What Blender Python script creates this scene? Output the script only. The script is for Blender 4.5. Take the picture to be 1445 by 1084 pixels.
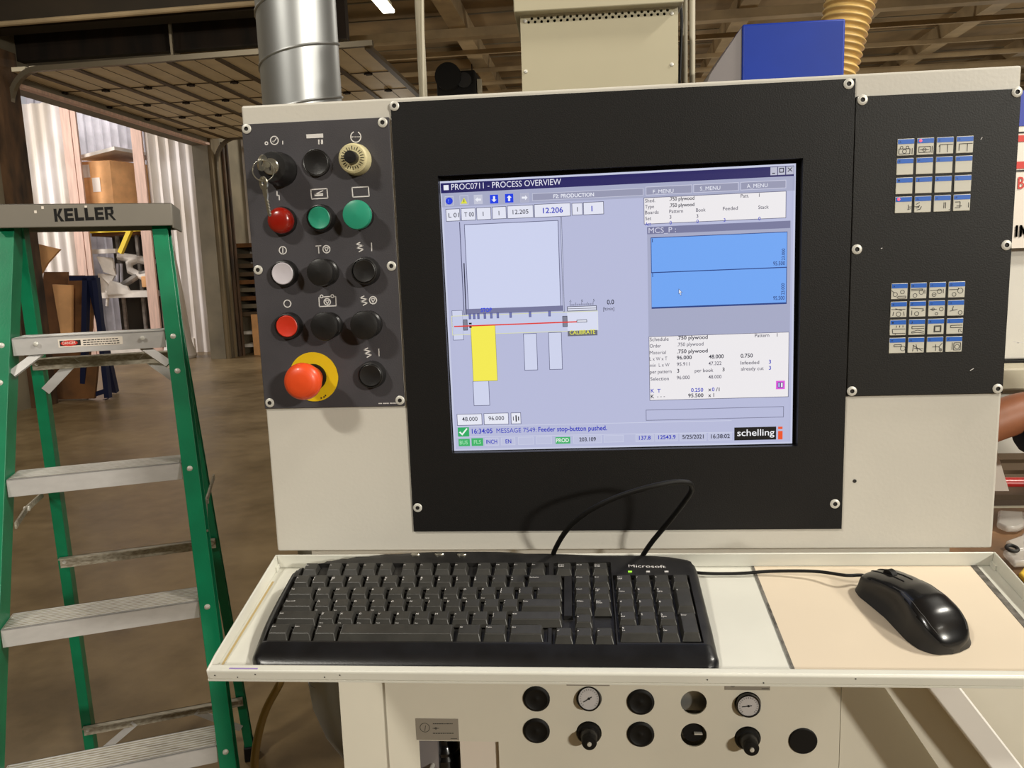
import bpy, bmesh, math, random
from mathutils import Matrix, Vector
from math import sin, cos, pi, radians, sqrt
random.seed(7)
for o in list(bpy.data.objects): bpy.data.objects.remove(o)
scn = bpy.context.scene
col = scn.collection
V = Vector

# ---------------------------------------------------------------- camera
FPX = 1090.0
PITCH, ROLL, YAW = radians(8.5686), radians(-1.9354), radians(-4.6481)
CAM = V((0, 0, 1.54))
def cam_axes():
    f = V((sin(YAW), cos(YAW), 0)); r = V((cos(YAW), -sin(YAW), 0)); u = V((0, 0, 1))
    f2 = f*cos(PITCH) - u*sin(PITCH); u2 = u*cos(PITCH) + f*sin(PITCH)
    return r*cos(ROLL) + u2*sin(ROLL), u2*cos(ROLL) - r*sin(ROLL), f2
AR, AU, AF = cam_axes()
cam = bpy.data.cameras.new('camera'); camo = bpy.data.objects.new('camera', cam); col.objects.link(camo)
camo.matrix_world = Matrix(((AR.x, AU.x, -AF.x, CAM.x), (AR.y, AU.y, -AF.y, CAM.y), (AR.z, AU.z, -AF.z, CAM.z), (0, 0, 0, 1)))
cam.sensor_width = 36; cam.lens = FPX/1445*36; cam.clip_start = .02; cam.clip_end = 300
scn.camera = camo

# ---------------------------------------------------------------- world, lamps, exposure
BROT = Matrix.Rotation(radians(-2), 4, 'Z')     # the building is turned two degrees against the console
W = bpy.data.worlds.new('world'); scn.world = W; W.use_nodes = True
nt = W.node_tree; bg = nt.nodes['Background']
bg.inputs[0].default_value = (.95, .92, .95, 1); bg.inputs[1].default_value = .42     # overcast daylight over the yard
def area(name, loc, target, sx, sy, power, color):
    l = bpy.data.lights.new(name, 'AREA'); l.shape = 'RECTANGLE'; l.size = sx; l.size_y = sy; l.energy = power; l.color = color
    o = bpy.data.objects.new(name, l); col.objects.link(o); o.location = loc
    o.rotation_euler = (V(target) - V(loc)).to_track_quat('-Z', 'Y').to_euler(); return o
WARM = (1, .95, .84)
def fill_point(name, loc, power, r=.25, color=None):
    l = bpy.data.lights.new(name, 'POINT'); l.energy = power; l.shadow_soft_size = r; l.color = color or WARM
    o = bpy.data.objects.new(name, l); col.objects.link(o); o.location = loc; return o
area('hall_lamp_left', (-2.6, -2.4, 4.9), (0, .8, 1.4), .55, .2, 122, WARM)
area('hall_lamp_right', (3.2, -2.6, 4.8), (.2, .8, 1.1), 1.3, .4, 16, WARM)
area('hall_lamp_low_right', (6.0, -6.6, 4.2), (0, .9, .9), .9, .35, 530, WARM)
area('hall_lamp_over_tray', (2.45, .72, 3.9), (.4, .72, 1.2), .42, .2, 88, WARM)
area('hall_lamp_aisle', (-5.0, 5.5, 5.4), (-5.0, 6.5, 0), 1.4, .4, 105, WARM)
area('hall_lamp_far_right', (3.5, 11.0, 5.3), (3.5, 11, 0), 1.4, .4, 160, WARM)
area('hall_lamp_far_left', (-4.2, 17.0, 5.3), (-4.8, 17, 0), 1.4, .4, 160, WARM)
for (bx_, by_, bz_, bp_) in ((-3.1, 14.5, 3.5, 34), (1.0, 15, 3.5, 48), (4.6, 15, 3.5, 56), (8.2, 15.2, 3.5, 60), (2.5, 20, 3.6, 50), (11, 20, 3.6, 50)): fill_point('ceiling_fill', (bx_, by_, bz_), bp_)  # unseen lights added behind the console to brighten the ceiling
area('yard_fill', (-15.6, 12.6, 3.6), (-8.5, 15.6, 2.4), .8, .8, 420, (1, .95, .92))  # unseen light added to rake across the corrugated wall
area('dock_fill', (-9.6, 13.2, 5.2), (-10.0, 16.2, 2.0), .8, .8, 60, (1, .95, .92))  # unseen frontal light added for the scrap in the bay
area('dock_back_fill', (-10.9, 16.3, 5.7), (-11.3, 17.7, 4.2), 1.6, .3, 55, (1, .97, .96))  # unseen light added to brighten the rear sheet of the bay
scn.view_settings.view_transform = 'Standard'
try: scn.view_settings.look = 'None'
except Exception: pass
scn.view_settings.exposure = 0; scn.view_settings.gamma = 1; scn.view_settings.use_curve_mapping = False

# ---------------------------------------------------------------- measuring helpers
def ray(px, py): return AR*((px-722.5)/FPX) + AU*((542-py)/FPX) + AF
def P(px, py, Y=.85):                      # point on the vertical plane y = Y that the pixel shows
    d = ray(px, py); return CAM + d*(Y/d.y)
def BP(px, py, by):                        # the same in the frame of the building
    d = BROT.inverted() @ ray(px, py); return V((0, 0, 1.54)) + d*(by/d.y)
def Zt(bx, by, s): return lambda x, y: (bx + x/s, by + y/s)
def lin(c):
    return tuple(((x/12.92) if x <= .04045 else ((x+.055)/1.055)**2.4) for x in [k/255 for k in c])

# ---------------------------------------------------------------- materials
def mat(name, c, rough=.5, metal=0, var=.0, scale=8, bump=0, bscale=60, emit=None, spec=.5, alpha=1, dark=None, stretch=None, trans=0, coat=0):
    m = bpy.data.materials.new(name); m.use_nodes = True
    n = m.node_tree.nodes; L = m.node_tree.links; b = n['Principled BSDF']
    b.inputs['Base Color'].default_value = (*lin(c), 1); b.inputs['Roughness'].default_value = rough
    b.inputs['Metallic'].default_value = metal; b.inputs['Specular IOR Level'].default_value = spec
    b.inputs['Coat Weight'].default_value = coat
    if trans: b.inputs['Transmission Weight'].default_value = trans; b.inputs['IOR'].default_value = 1.2
    b.inputs['Alpha'].default_value = alpha
    if emit:
        b.inputs['Emission Color'].default_value = (*lin(c), 1); b.inputs['Emission Strength'].default_value = emit
    tc = n.new('ShaderNodeTexCoord'); mp = n.new('ShaderNodeMapping'); L.new(tc.outputs['Object'], mp.inputs[0])
    if stretch: mp.inputs['Scale'].default_value = stretch
    if var or dark:
        t = n.new('ShaderNodeTexNoise'); t.inputs['Scale'].default_value = scale; t.inputs['Detail'].default_value = 5
        L.new(mp.outputs[0], t.inputs['Vector'])
        r = n.new('ShaderNodeValToRGB'); c2 = dark or tuple(max(0, k*(1-var)) for k in c); c1 = c if dark else tuple(min(255, k*(1+var)) for k in c)
        r.color_ramp.elements[0].color = (*lin(c2), 1); r.color_ramp.elements[1].color = (*lin(c1), 1)
        r.color_ramp.elements[0].position = .36; r.color_ramp.elements[1].position = .64
        L.new(t.outputs['Fac'], r.inputs[0]); L.new(r.outputs[0], b.inputs['Base Color'])
    if bump:
        t = n.new('ShaderNodeTexNoise'); t.inputs['Scale'].default_value = bscale; t.inputs['Detail'].default_value = 3
        L.new(mp.outputs[0], t.inputs['Vector'])
        k = n.new('ShaderNodeBump'); k.inputs['Strength'].default_value = bump; k.inputs['Distance'].default_value = .002
        L.new(t.outputs['Fac'], k.inputs['Height']); L.new(k.outputs[0], b.inputs['Normal'])
    return m
M = {}
def mk(name, *a, **k): M[name] = mat(name, *a, **k)
mk('cream_enamel', (210, 206, 196), .42, var=.02, scale=4, bump=.06, bscale=260)
mk('tray_enamel', (218, 217, 207), .38, var=.02, scale=7, bump=.05, bscale=200)
mk('cabinet_enamel', (226, 221, 206), .45, var=.02, scale=4)  # same cream paint as the console, lightened to make up for weak light
mk('charcoal_plate', (72, 70, 74), .5, spec=.3, var=.06, scale=9, bump=.12, bscale=700)
mk('black_plate', (24, 23, 23), .5, spec=.3, var=.08, scale=5, bump=.12, bscale=700)
mk('dark_plate', (30, 29, 28), .5, spec=.3, var=.06, scale=6, bump=.12, bscale=600)
mk('screw_steel', (215, 213, 205), .4, .2)
mk('socket_dark', (35, 32, 30), .6)
mk('print_white', (225, 222, 220), .6)
mk('black_plastic', (28, 27, 27), .38, var=.15, scale=40, bump=.05, bscale=500)
mk('black_gloss', (15, 15, 16), .16)
mk('rubber_black', (14, 13, 12), .6, spec=.3)
mk('green_button', (44, 150, 120), .35); mk('red_lamp', (146, 26, 14), .25, coat=.3); mk('red_button', (205, 52, 30), .4)
mk('white_button', (205, 200, 208), .35); mk('stop_red', (232, 80, 34), .38, coat=.15); mk('stop_yellow', (228, 192, 20), .45)
mk('ivory', (214, 204, 160), .35); mk('chrome', (200, 198, 190), .18, 1); mk('nickel', (190, 186, 172), .28, .9)
mk('key_white', (214, 212, 200), .4); mk('key_blue', (36, 104, 208), .4)
mk('led_red', (255, 70, 90), emit=2.2); mk('led_green', (150, 220, 60), emit=.8)
mk('keyboard_black', (30, 29, 28), .42, var=.18, scale=45, bump=.1, bscale=900)
mk('palm_black', (22, 23, 26), .28, var=.2, scale=30, bump=.05, bscale=700)
mk('keycap', (54, 53, 50), .36, var=.08, scale=60, bump=.05, bscale=1500)
mk('mouse_top', (20, 20, 21), .24, coat=.25); mk('mouse_side', (30, 29, 29), .5); mk('mouse_seam', (70, 70, 70), .6)
mk('pad_beige', (219, 204, 182), .55, var=.015, scale=5); mk('pad_edge', (70, 66, 60), .7, dark=(120, 115, 108), scale=120)
mk('fiberglass_green', (4, 122, 82), .36, var=.05, scale=14, bump=.1, bscale=300)
mk('aluminium', (205, 203, 202), .38, .3, var=.015, scale=12, stretch=(1, 8, 8))
mk('aluminium_worn', (186, 178, 162), .5, .25, dark=(146, 136, 118), scale=22, stretch=(1, 9, 9))
mk('cap_grey', (128, 122, 112), .5, .15, var=.02)
mk('zinc', (178, 180, 180), .42, .85, var=.05, scale=3, bump=.12, bscale=6, stretch=(1, 1, .5))
mk('beige_enamel', (186, 178, 152), .5, var=.015, scale=3)
mk('hopper_blue', (18, 54, 158), .45, spec=.3, var=.03, scale=8); mk('hopper_grey', (128, 122, 122), .5)
mk('hose_tan', (206, 172, 104), .45, var=.05, scale=20)
mk('conduit_white', (188, 180, 158), .5)
mk('ceiling_deck', (134, 112, 80), .8, var=.12, scale=1.2)
mk('ceiling_beam', (168, 146, 112), .7, var=.08, scale=2)
mk('dark_brown', (34, 24, 15), .8, var=.3, scale=6, stretch=(1, 1, .2))
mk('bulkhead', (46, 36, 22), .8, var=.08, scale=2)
mk('wall_brown', (120, 110, 90), .8, var=.1, scale=1.5)
mk('wall_back', (120, 105, 80), .85, var=.1, scale=1)
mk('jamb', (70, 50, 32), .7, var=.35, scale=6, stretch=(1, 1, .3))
mk('door_panel', (236, 224, 196), .6, var=.03, scale=3); mk('door_stile', (84, 66, 34), .6); mk('track_steel', (120, 110, 92), .45, .6)
mk('corrugated', (226, 218, 212), .55, var=.05, scale=2.5, dark=(204, 192, 176), stretch=(1, 1, .35)); mk('corrugated_grey', (176, 172, 176), .5, var=.06, scale=3)
mk('post_wood', (214, 180, 162), .7, var=.05, scale=6, stretch=(4, 4, .4)); mk('pallet_wood', (204, 152, 110), .75, var=.2, scale=5, stretch=(.5, 3, 3))
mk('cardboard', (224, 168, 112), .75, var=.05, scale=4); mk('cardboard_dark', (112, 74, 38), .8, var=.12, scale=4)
mk('white_scrap', (226, 218, 206), .5, var=.05, scale=4); mk('grey_scrap', (130, 124, 116), .6, var=.2, scale=6)
mk('navy_steel', (22, 30, 62), .45); mk('yellow_steel', (238, 206, 40), .45)
mk('shelf_brown', (90, 72, 52), .7); mk('shadow_black', (12, 10, 9), .9)
mk('sign_white', (232, 222, 210), .5); mk('sign_blue', (26, 50, 160), .5); mk('sign_red', (206, 46, 34), .5)
mk('skin', (146, 92, 62), .5, var=.05, scale=20); mk('shirt_navy', (26, 32, 46), .9, var=.2, scale=30, bump=.4, bscale=60); mk('jeans', (40, 48, 70), .9); mk('hair', (25, 18, 14), .7); mk('boot', (40, 30, 22), .7); mk('eye_white', (220, 215, 205), .3)
mk('table_brown', (128, 96, 66), .6, var=.12, scale=8); mk('bag_film', (225, 220, 212), .18, alpha=.45); mk('red_paint', (176, 28, 22), .3); mk('yellow_cloth', (245, 205, 70), .8)
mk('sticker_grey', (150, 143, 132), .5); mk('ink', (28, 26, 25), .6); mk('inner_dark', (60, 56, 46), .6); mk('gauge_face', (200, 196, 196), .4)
mk('tube_lamp', (255, 246, 220), emit=6)
mk('hose_yellow', (150, 118, 56), .4); mk('strut_white', (240, 236, 230), .45); mk('stain', (196, 172, 120), .6); mk('purple', (150, 130, 190), .6)
# floor: sealed concrete, blotchy
def floor_mat():
    m = bpy.data.materials.new('sealed_concrete'); m.use_nodes = True; n = m.node_tree.nodes; L = m.node_tree.links; b = n['Principled BSDF']
    tc = n.new('ShaderNodeTexCoord')
    a = n.new('ShaderNodeTexNoise'); a.inputs['Scale'].default_value = .9; a.inputs['Detail'].default_value = 8; a.inputs['Roughness'].default_value = .65
    c = n.new('ShaderNodeTexNoise'); c.inputs['Scale'].default_value = 7; c.inputs['Detail'].default_value = 6
    L.new(tc.outputs['Object'], a.inputs['Vector']); L.new(tc.outputs['Object'], c.inputs['Vector'])
    mx = n.new('ShaderNodeMath'); mx.operation = 'MULTIPLY_ADD'; mx.inputs[1].default_value = .35
    L.new(c.outputs['Fac'], mx.inputs[0]); L.new(a.outputs['Fac'], mx.inputs[2])
    r = n.new('ShaderNodeValToRGB'); e = r.color_ramp.elements
    e[0].position = .5; e[0].color = (*lin((98, 80, 52)), 1); e[1].position = .85; e[1].color = (*lin((146, 124, 90)), 1)
    L.new(mx.outputs[0], r.inputs[0]); L.new(r.outputs[0], b.inputs['Base Color'])
    q = n.new('ShaderNodeMapRange'); q.inputs[3].default_value = .22; q.inputs[4].default_value = .5
    L.new(a.outputs['Fac'], q.inputs[0]); L.new(q.outputs[0], b.inputs['Roughness'])
    k = n.new('ShaderNodeBump'); k.inputs['Strength'].default_value = .15; k.inputs['Distance'].default_value = .01
    L.new(c.outputs['Fac'], k.inputs['Height']); L.new(k.outputs[0], b.inputs['Normal'])
    M['floor'] = m
floor_mat()
def screen_mat():
    m = bpy.data.materials.new('screen_light'); m.use_nodes = True; n = m.node_tree.nodes; L = m.node_tree.links; b = n['Principled BSDF']
    b.inputs['Base Color'].default_value = (.01, .01, .01, 1); b.inputs['Roughness'].default_value = .35
    a = n.new('ShaderNodeAttribute'); a.attribute_name = 'Col'
    L.new(a.outputs['Color'], b.inputs['Emission Color']); b.inputs['Emission Strength'].default_value = .97
    M['screen_light'] = m
screen_mat()

# ---------------------------------------------------------------- geometry helpers
TXT = {}
def text_geo(s, bold=False):
    k = (s, bold)
    if k in TXT: return TXT[k]
    cu = bpy.data.curves.new('t', 'FONT'); cu.body = s; cu.size = 1; cu.resolution_u = 3
    cu.offset = 0 if ('M' in s or 'W' in s) else {0: 0, 1: .006, 2: .018}[int(bold)]   # offset closes the notches of M and W
    ob = bpy.data.objects.new('t', cu); me = bpy.data.meshes.new_from_object(ob)
    vs = [(v.co.x, v.co.y) for v in me.vertices]; fs = [tuple(p.vertices) for p in me.polygons]
    bpy.data.objects.remove(ob); bpy.data.meshes.remove(me); bpy.data.curves.remove(cu)
    x0 = min(v[0] for v in vs); x1 = max(v[0] for v in vs)
    cap = .69
    TXT[k] = ([((v[0]-x0)/(x1-x0), v[1]/cap) for v in vs], fs, (x1-x0)/cap); return TXT[k]

class MB:
    def __init__(s, xf=None): s.v = []; s.f = []; s.m = []; s.xf = xf or Matrix.Identity(4); s.c = []
    def add(s, vs, fs, mi=0, c=None):
        b = len(s.v); s.v += [s.xf @ V(v) for v in vs]; s.f += [tuple(b+i for i in f) for f in fs]; s.m += [mi]*len(fs); s.c += [c]*len(fs); return s
    def box(s, x0, x1, y0, y1, z0, z1, mi=0, shift=None):
        vs = [(x, y, z) for z in (z0, z1) for y in (y0, y1) for x in (x0, x1)]
        if shift: vs = [shift(*v) for v in vs]
        return s.add(vs, [(0, 2, 3, 1), (4, 5, 7, 6), (0, 1, 5, 4), (2, 6, 7, 3), (0, 4, 6, 2), (1, 3, 7, 5)], mi)
    def prism(s, pts, off, mi=0):            # planar polygon of 3D points, extruded by the vector off
        n = len(pts); off = V(off); a = [V(p) for p in pts]; b = [p+off for p in a]
        return s.add(a+b, [tuple(range(n))[::-1], tuple(range(n, 2*n))] + [(i, (i+1) % n, n+(i+1) % n, n+i) for i in range(n)], mi)
    def beam(s, p0, p1, w, h, up=(0, 0, 1), mi=0):
        p0 = V(p0); p1 = V(p1); d = (p1-p0).normalized(); sd = d.cross(V(up)).normalized(); u = sd.cross(d).normalized()
        q = [p0+sd*a*w/2+u*b*h/2 for a, b in ((-1, -1), (1, -1), (1, 1), (-1, 1))]
        return s.prism(q, p1-p0, mi)
    def lathe(s, o, ax, prof, n=28, mi=0, mats=None):
        o = V(o); ax = V(ax).normalized(); a = ax.orthogonal().normalized(); b = ax.cross(a)
        vs = []; fs = []; ms = []
        for r, h in prof:
            for i in range(n):
                t = 2*pi*i/n; vs.append(o+ax*h+(a*cos(t)+b*sin(t))*max(r, 1e-5))
        for j in range(len(prof)-1):
            for i in range(n):
                fs.append((j*n+i, j*n+(i+1) % n, (j+1)*n+(i+1) % n, (j+1)*n+i)); ms.append(mats[j] if mats else mi)
        k = len(s.f); s.add(vs, fs, mi); s.m[k:] = ms
        s.add(vs[:n], [tuple(range(n))[::-1]], mats[0] if mats else mi); s.add(vs[-n:], [tuple(range(n))], mats[-1] if mats else mi); return s
    def cyl(s, p0, p1, r, r1=None, n=20, mi=0):
        p0 = V(p0); p1 = V(p1); return s.lathe(p0, p1-p0, [(r, 0), (r if r1 is None else r1, (p1-p0).length)], n, mi)
    def tube(s, pts, r, n=10, mi=0):
        pts = [V(p) for p in pts]; m = len(pts); vs = []; nrm = None
        for i, p in enumerate(pts):
            d = (pts[min(i+1, m-1)]-pts[max(i-1, 0)]).normalized()
            nrm = d.orthogonal().normalized() if nrm is None else (nrm-d*nrm.dot(d)).normalized()
            b = d.cross(nrm); rr = r[i] if isinstance(r, (list, tuple)) else r
            vs += [p+(nrm*cos(2*pi*k/n)+b*sin(2*pi*k/n))*rr for k in range(n)]
        fs = [(j*n+i, j*n+(i+1) % n, (j+1)*n+(i+1) % n, (j+1)*n+i) for j in range(m-1) for i in range(n)]
        fs += [tuple(range(n))[::-1], tuple(range((m-1)*n, m*n))]
        return s.add(vs, fs, mi)
    def ring(s, o, ax, R, r, n=32, k=8, mi=0):
        o = V(o); ax = V(ax).normalized(); a = ax.orthogonal().normalized(); b = ax.cross(a); vs = []
        for i in range(n):
            t = 2*pi*i/n; d = a*cos(t)+b*sin(t)
            vs += [o+d*(R+r*cos(2*pi*j/k))+ax*r*sin(2*pi*j/k) for j in range(k)]
        return s.add(vs, [(i*k+j, ((i+1) % n)*k+j, ((i+1) % n)*k+(j+1) % k, i*k+(j+1) % k) for i in range(n) for j in range(k)], mi)
    def build(s, name, mats, parent=None, smooth=32, bevel=0, label=None, seg=2, kind=None, loc=None):
        me = bpy.data.meshes.new(name)
        vs = [v-V(loc) for v in s.v] if loc is not None else s.v
        me.from_pydata([tuple(v) for v in vs], [], s.f)
        mats = mats if isinstance(mats, (list, tuple)) else [mats]
        for m in mats: me.materials.append(M[m])
        me.polygons.foreach_set('material_index', s.m)
        bm = bmesh.new(); bm.from_mesh(me); bmesh.ops.recalc_face_normals(bm, faces=bm.faces); bm.to_mesh(me); bm.free()
        if s.c and s.c[0] is not None:
            at = me.color_attributes.new('Col', 'FLOAT_COLOR', 'CORNER'); arr = []
            for p, c in zip(me.polygons, s.c): arr += [*c, 1.0]*p.loop_total
            at.data.foreach_set('color', arr)
        if smooth:
            me.polygons.foreach_set('use_smooth', [True]*len(me.polygons)); me.set_sharp_from_angle(angle=radians(smooth))
        o = bpy.data.objects.new(name, me); col.objects.link(o)
        if loc is not None: o.location = loc
        if parent is not None: adopt(o, parent)
        if bevel:
            b = o.modifiers.new('bevel', 'BEVEL'); b.width = bevel; b.segments = seg; b.limit_method = 'ANGLE'; b.angle_limit = radians(40); b.harden_normals = False
        if label: o['label'] = label
        if kind: o['kind'] = kind
        return o
WM = {}
def wmat(o):
    if o.name in WM: return WM[o.name]
    m = o.matrix_basis.copy() if o.parent is None else wmat(o.parent) @ o.matrix_parent_inverse @ Matrix.Translation(o.location)
    return m
def adopt(o, parent):
    o.parent = parent; o.matrix_parent_inverse = wmat(parent).inverted()
def thing(name, label, cat, loc=(0, 0, 0), rz=0, group=None):
    o = bpy.data.objects.new(name, None); col.objects.link(o); o.empty_display_size = .05
    o.matrix_basis = Matrix.Translation(loc) @ Matrix.Rotation(rz, 4, 'Z')
    WM[o.name] = o.matrix_basis.copy()
    tag(o, label, cat, group); return o
def tag(o, label, cat, group=None):
    o['label'] = label; o['category'] = cat
    if group: o['group'] = group
    return o
def plate_holes(x0, x1, z0, z1, y, th, holes, xf=None):
    """vertical plate whose face is at y, thickness th away from the camera, with holes (lists of x,z)"""
    bm = bmesh.new(); loops = [[(x0, z0), (x1, z0), (x1, z1), (x0, z1)]] + holes; es = []
    for lp in loops:
        vs = [bm.verts.new((a, y, b)) for a, b in lp]
        es += [bm.edges.new((vs[i], vs[(i+1) % len(vs)])) for i in range(len(vs))]
    r = bmesh.ops.triangle_fill(bm, use_beauty=True, use_dissolve=False, edges=es, normal=(0, -1, 0))
    fs = [f for f in bm.faces]
    e = bmesh.ops.extrude_face_region(bm, geom=fs)
    for v in e['geom']:
        if isinstance(v, bmesh.types.BMVert): v.co.y += th
    bm.verts.index_update(); mb = MB(xf)
    mb.add([tuple(v.co) for v in bm.verts], [tuple(v.index for v in f.verts) for f in bm.faces]); bm.free(); return mb
def circle2(cx, cz, r, n=36): return [(cx+r*cos(2*pi*i/n), cz+r*sin(2*pi*i/n)) for i in range(n)]

class Flat(MB):
    """flat print on a vertical plane y = Y: strokes, filled shapes and lettering placed by measured points"""
    def __init__(s, Y, th=.0002): super().__init__(); s.Y = Y; s.th = th
    def w(s, p): q = P(p[0], p[1], s.Y); return V((q.x, s.Y, q.z))
    def stroke3(s, pts, w, mi=0):
        for a, b in zip(pts[:-1], pts[1:]):
            d = (b-a)
            if d.length < 1e-7: continue
            d.normalize(); n = V((-d.z, 0, d.x))*w/2; e = d*w*.12
            s.prism([a-n-e, b-n+e, b+n+e, a+n-e], (0, -s.th, 0), mi)
    def stroke(s, pts, w=.0011, mi=0): s.stroke3([s.w(p) for p in pts], w, mi)
    def arc3(s, c, R, w, mi=0, a0=0, a1=360, n=28):
        vs = []
        for i in range(n+1):
            a = radians(a0+(a1-a0)*i/n); d = V((cos(a), 0, sin(a)))
            for r, h in ((R-w/2, 0), (R+w/2, 0), (R+w/2, -s.th), (R-w/2, -s.th)): vs.append(c+d*r+V((0, h, 0)))
        s.add(vs, [(i*4+j, i*4+4+j, i*4+4+(j+1) % 4, i*4+(j+1) % 4) for i in range(n) for j in range(4)], mi)
    def circ(s, p, rpx, w=.0011, mi=0, a0=0, a1=360, fill=False):
        c = s.w(p); R = rpx*.82/FPX
        s.arc3(c, R, w, mi, a0, a1)
    def fill(s, pts, mi=0): s.prism([s.w(p) for p in pts], (0, -s.th, 0), mi)
    def text(s, t, a, b, cap, mi=0, bold=False):
        vs, fs, asp = text_geo(t, bold); p = s.w(a); q = s.w(b); d = q-p; up = V((-d.z, 0, d.x)).normalized()*cap
        s.add([p+d*x+up*y for x, y in vs], fs, mi)

# ================================================================= BUILDING
def B3(): return MB(BROT)
def bbox(name, x0, x1, y0, y1, z0, z1, m, kind='structure', parent=None, **k):
    o = B3().box(x0, x1, y0, y1, z0, z1).build(name, m, parent, **k)
    if parent is None: o['kind'] = kind
    return o
CZ = 5.75      # ceiling deck
bbox('floor', -7.3, 14, -12, 24, -.2, 0, 'floor')
bbox('wall_back', -7.3, 14, 24, 24.3, 0, CZ, 'wall_back')
bbox('wall_right', 14, 14.3, -12, 24.3, 0, CZ, 'wall_brown')
bbox('wall_front', -7.6, 14.3, -12.3, -12, 0, CZ, 'wall_brown')
OX, OY0, OY1, OZ = -7.1, 9.15, 13.95, 3.95
wl = B3()
wl.box(OX-.3, OX, -12, OY0, 0, CZ); wl.box(OX-.3, OX, OY1, 24, 0, CZ); wl.box(OX-.3, OX, OY0, OY1, OZ, CZ)
wl.build('wall_left', 'wall_brown')['kind'] = 'structure'
ceil = bbox('ceiling', -7.6, 14.3, -12.3, 24.3, CZ, CZ+.2, 'ceiling_deck')
def ceilb(name, x0, x1, y0, y1, z0, z1, m='ceiling_beam'): B3().box(x0, x1, y0, y1, z0, z1).build(name, m, ceil)
for x in (-4.75, -2.25, .15, 2.4, 4.5, 6.5, 8.6, 11): ceilb('roof_beam', x-.14, x+.14, 3, 23.9, CZ-.28, CZ)
for y in (13.3, 17.9, 22.2): ceilb('roof_girder', -7.1, 14, y, y+.2, CZ-.42, CZ-.28)
for y in (14.6, 15.9, 17.0, 19.0, 20.3, 21.4, 23): ceilb('roof_purlin', -7.1, 14, y, y+.06, CZ-.36, CZ-.28)
# deck board joints: thin battens
for y in [12.6+.9*i for i in range(12)]: ceilb('deck_batten', -7.1, 14, y, y+.03, CZ-.015, CZ, 'wall_brown')
# bulkhead, and a dark board for the unlit gap, at the near end of the bay door
zb = BP(150, 38, 8.9).z
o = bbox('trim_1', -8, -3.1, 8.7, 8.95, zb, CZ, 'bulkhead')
o = bbox('trim_2', -7.1, -2.9, 9.3, 9.42, BP(150, 82, 9.35).z+.02, zb+.35, 'dark_brown')  # board coloured dark in place of the unlit space above the door
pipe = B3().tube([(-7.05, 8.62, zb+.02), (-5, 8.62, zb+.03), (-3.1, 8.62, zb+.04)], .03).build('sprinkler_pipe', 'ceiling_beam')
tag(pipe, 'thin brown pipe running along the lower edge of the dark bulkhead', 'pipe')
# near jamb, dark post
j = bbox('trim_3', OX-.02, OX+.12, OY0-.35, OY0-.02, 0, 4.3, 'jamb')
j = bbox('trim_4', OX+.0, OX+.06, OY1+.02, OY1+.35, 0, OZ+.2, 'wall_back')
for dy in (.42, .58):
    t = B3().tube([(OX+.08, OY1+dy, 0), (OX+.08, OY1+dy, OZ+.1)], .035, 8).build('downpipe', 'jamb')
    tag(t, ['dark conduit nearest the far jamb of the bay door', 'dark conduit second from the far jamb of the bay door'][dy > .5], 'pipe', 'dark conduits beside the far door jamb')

# overhead sectional door, open
door = thing('door_1', 'white sectional overhead door rolled open under the roof', 'door', BROT @ V((OX, OY0, 0)), radians(-2)); del door['category']; door['kind'] = 'structure'
DZ = 4.07; SW = .6; x = OX-.25
n = 0
while n < 8:
    m = B3(); m.box(x, x+SW-.05, OY0-.12, OY1+.1, DZ, DZ+.05); m.build('door_section', 'door_panel', door)
    m = B3(); m.box(x+SW-.06, x+SW+.01, OY0-.12, OY1+.1, DZ-.02, DZ+.03); m.build('door_stile', 'door_stile', door)
    m = B3(); m.box(x+.272, x+.28, OY0-.12, OY1+.1, DZ-.004, DZ); m.build('door_groove', 'door_stile', door)
    for k in range(1, 5):
        yy = OY0+(OY1-OY0)*k/5
        m = B3(); m.box(x+.02, x+SW-.07, yy-.012, yy+.012, DZ-.008, DZ); m.build('door_seam', 'door_stile', door)
        m = B3(); m.box(x+.22, x+.29, yy-.04, yy+.04, DZ-.03, DZ-.008); m.cyl((x+.20, yy, DZ-.02), (x+.31, yy, DZ-.02), .010, n=8); m.build('door_hinge', 'dark_brown', door)
    x += SW; n += 1
for yy in (OY0-.16, OY1+.14):
    arc = [(OX+.07+.42*(1-cos(a)), yy, DZ-.5+.5*sin(a)) for a in [pi/2*i/8 for i in range(9)]]
    pts = [(OX+.07, yy, .0)] + arc + [(OX+4.6, yy, DZ+.03)]
    m = B3()
    for a, b in zip(pts[:-1], pts[1:]): m.beam(a, b, .06, .06, up=(0, 1, 0))
    m.build('door_track', 'track_steel', door)
m = B3(); m.box(OX-.05, OX+.05, OY0, OY1, OZ-.005, OZ+.035); m.build('weather_strip', 'post_wood', door)
for xx in (-4.9, -3.4):
    B3().box(xx-.015, xx+.015, OY0-.17, OY0-.14, DZ+.05, CZ-.01).build('track_hanger', 'track_steel', door)

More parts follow.
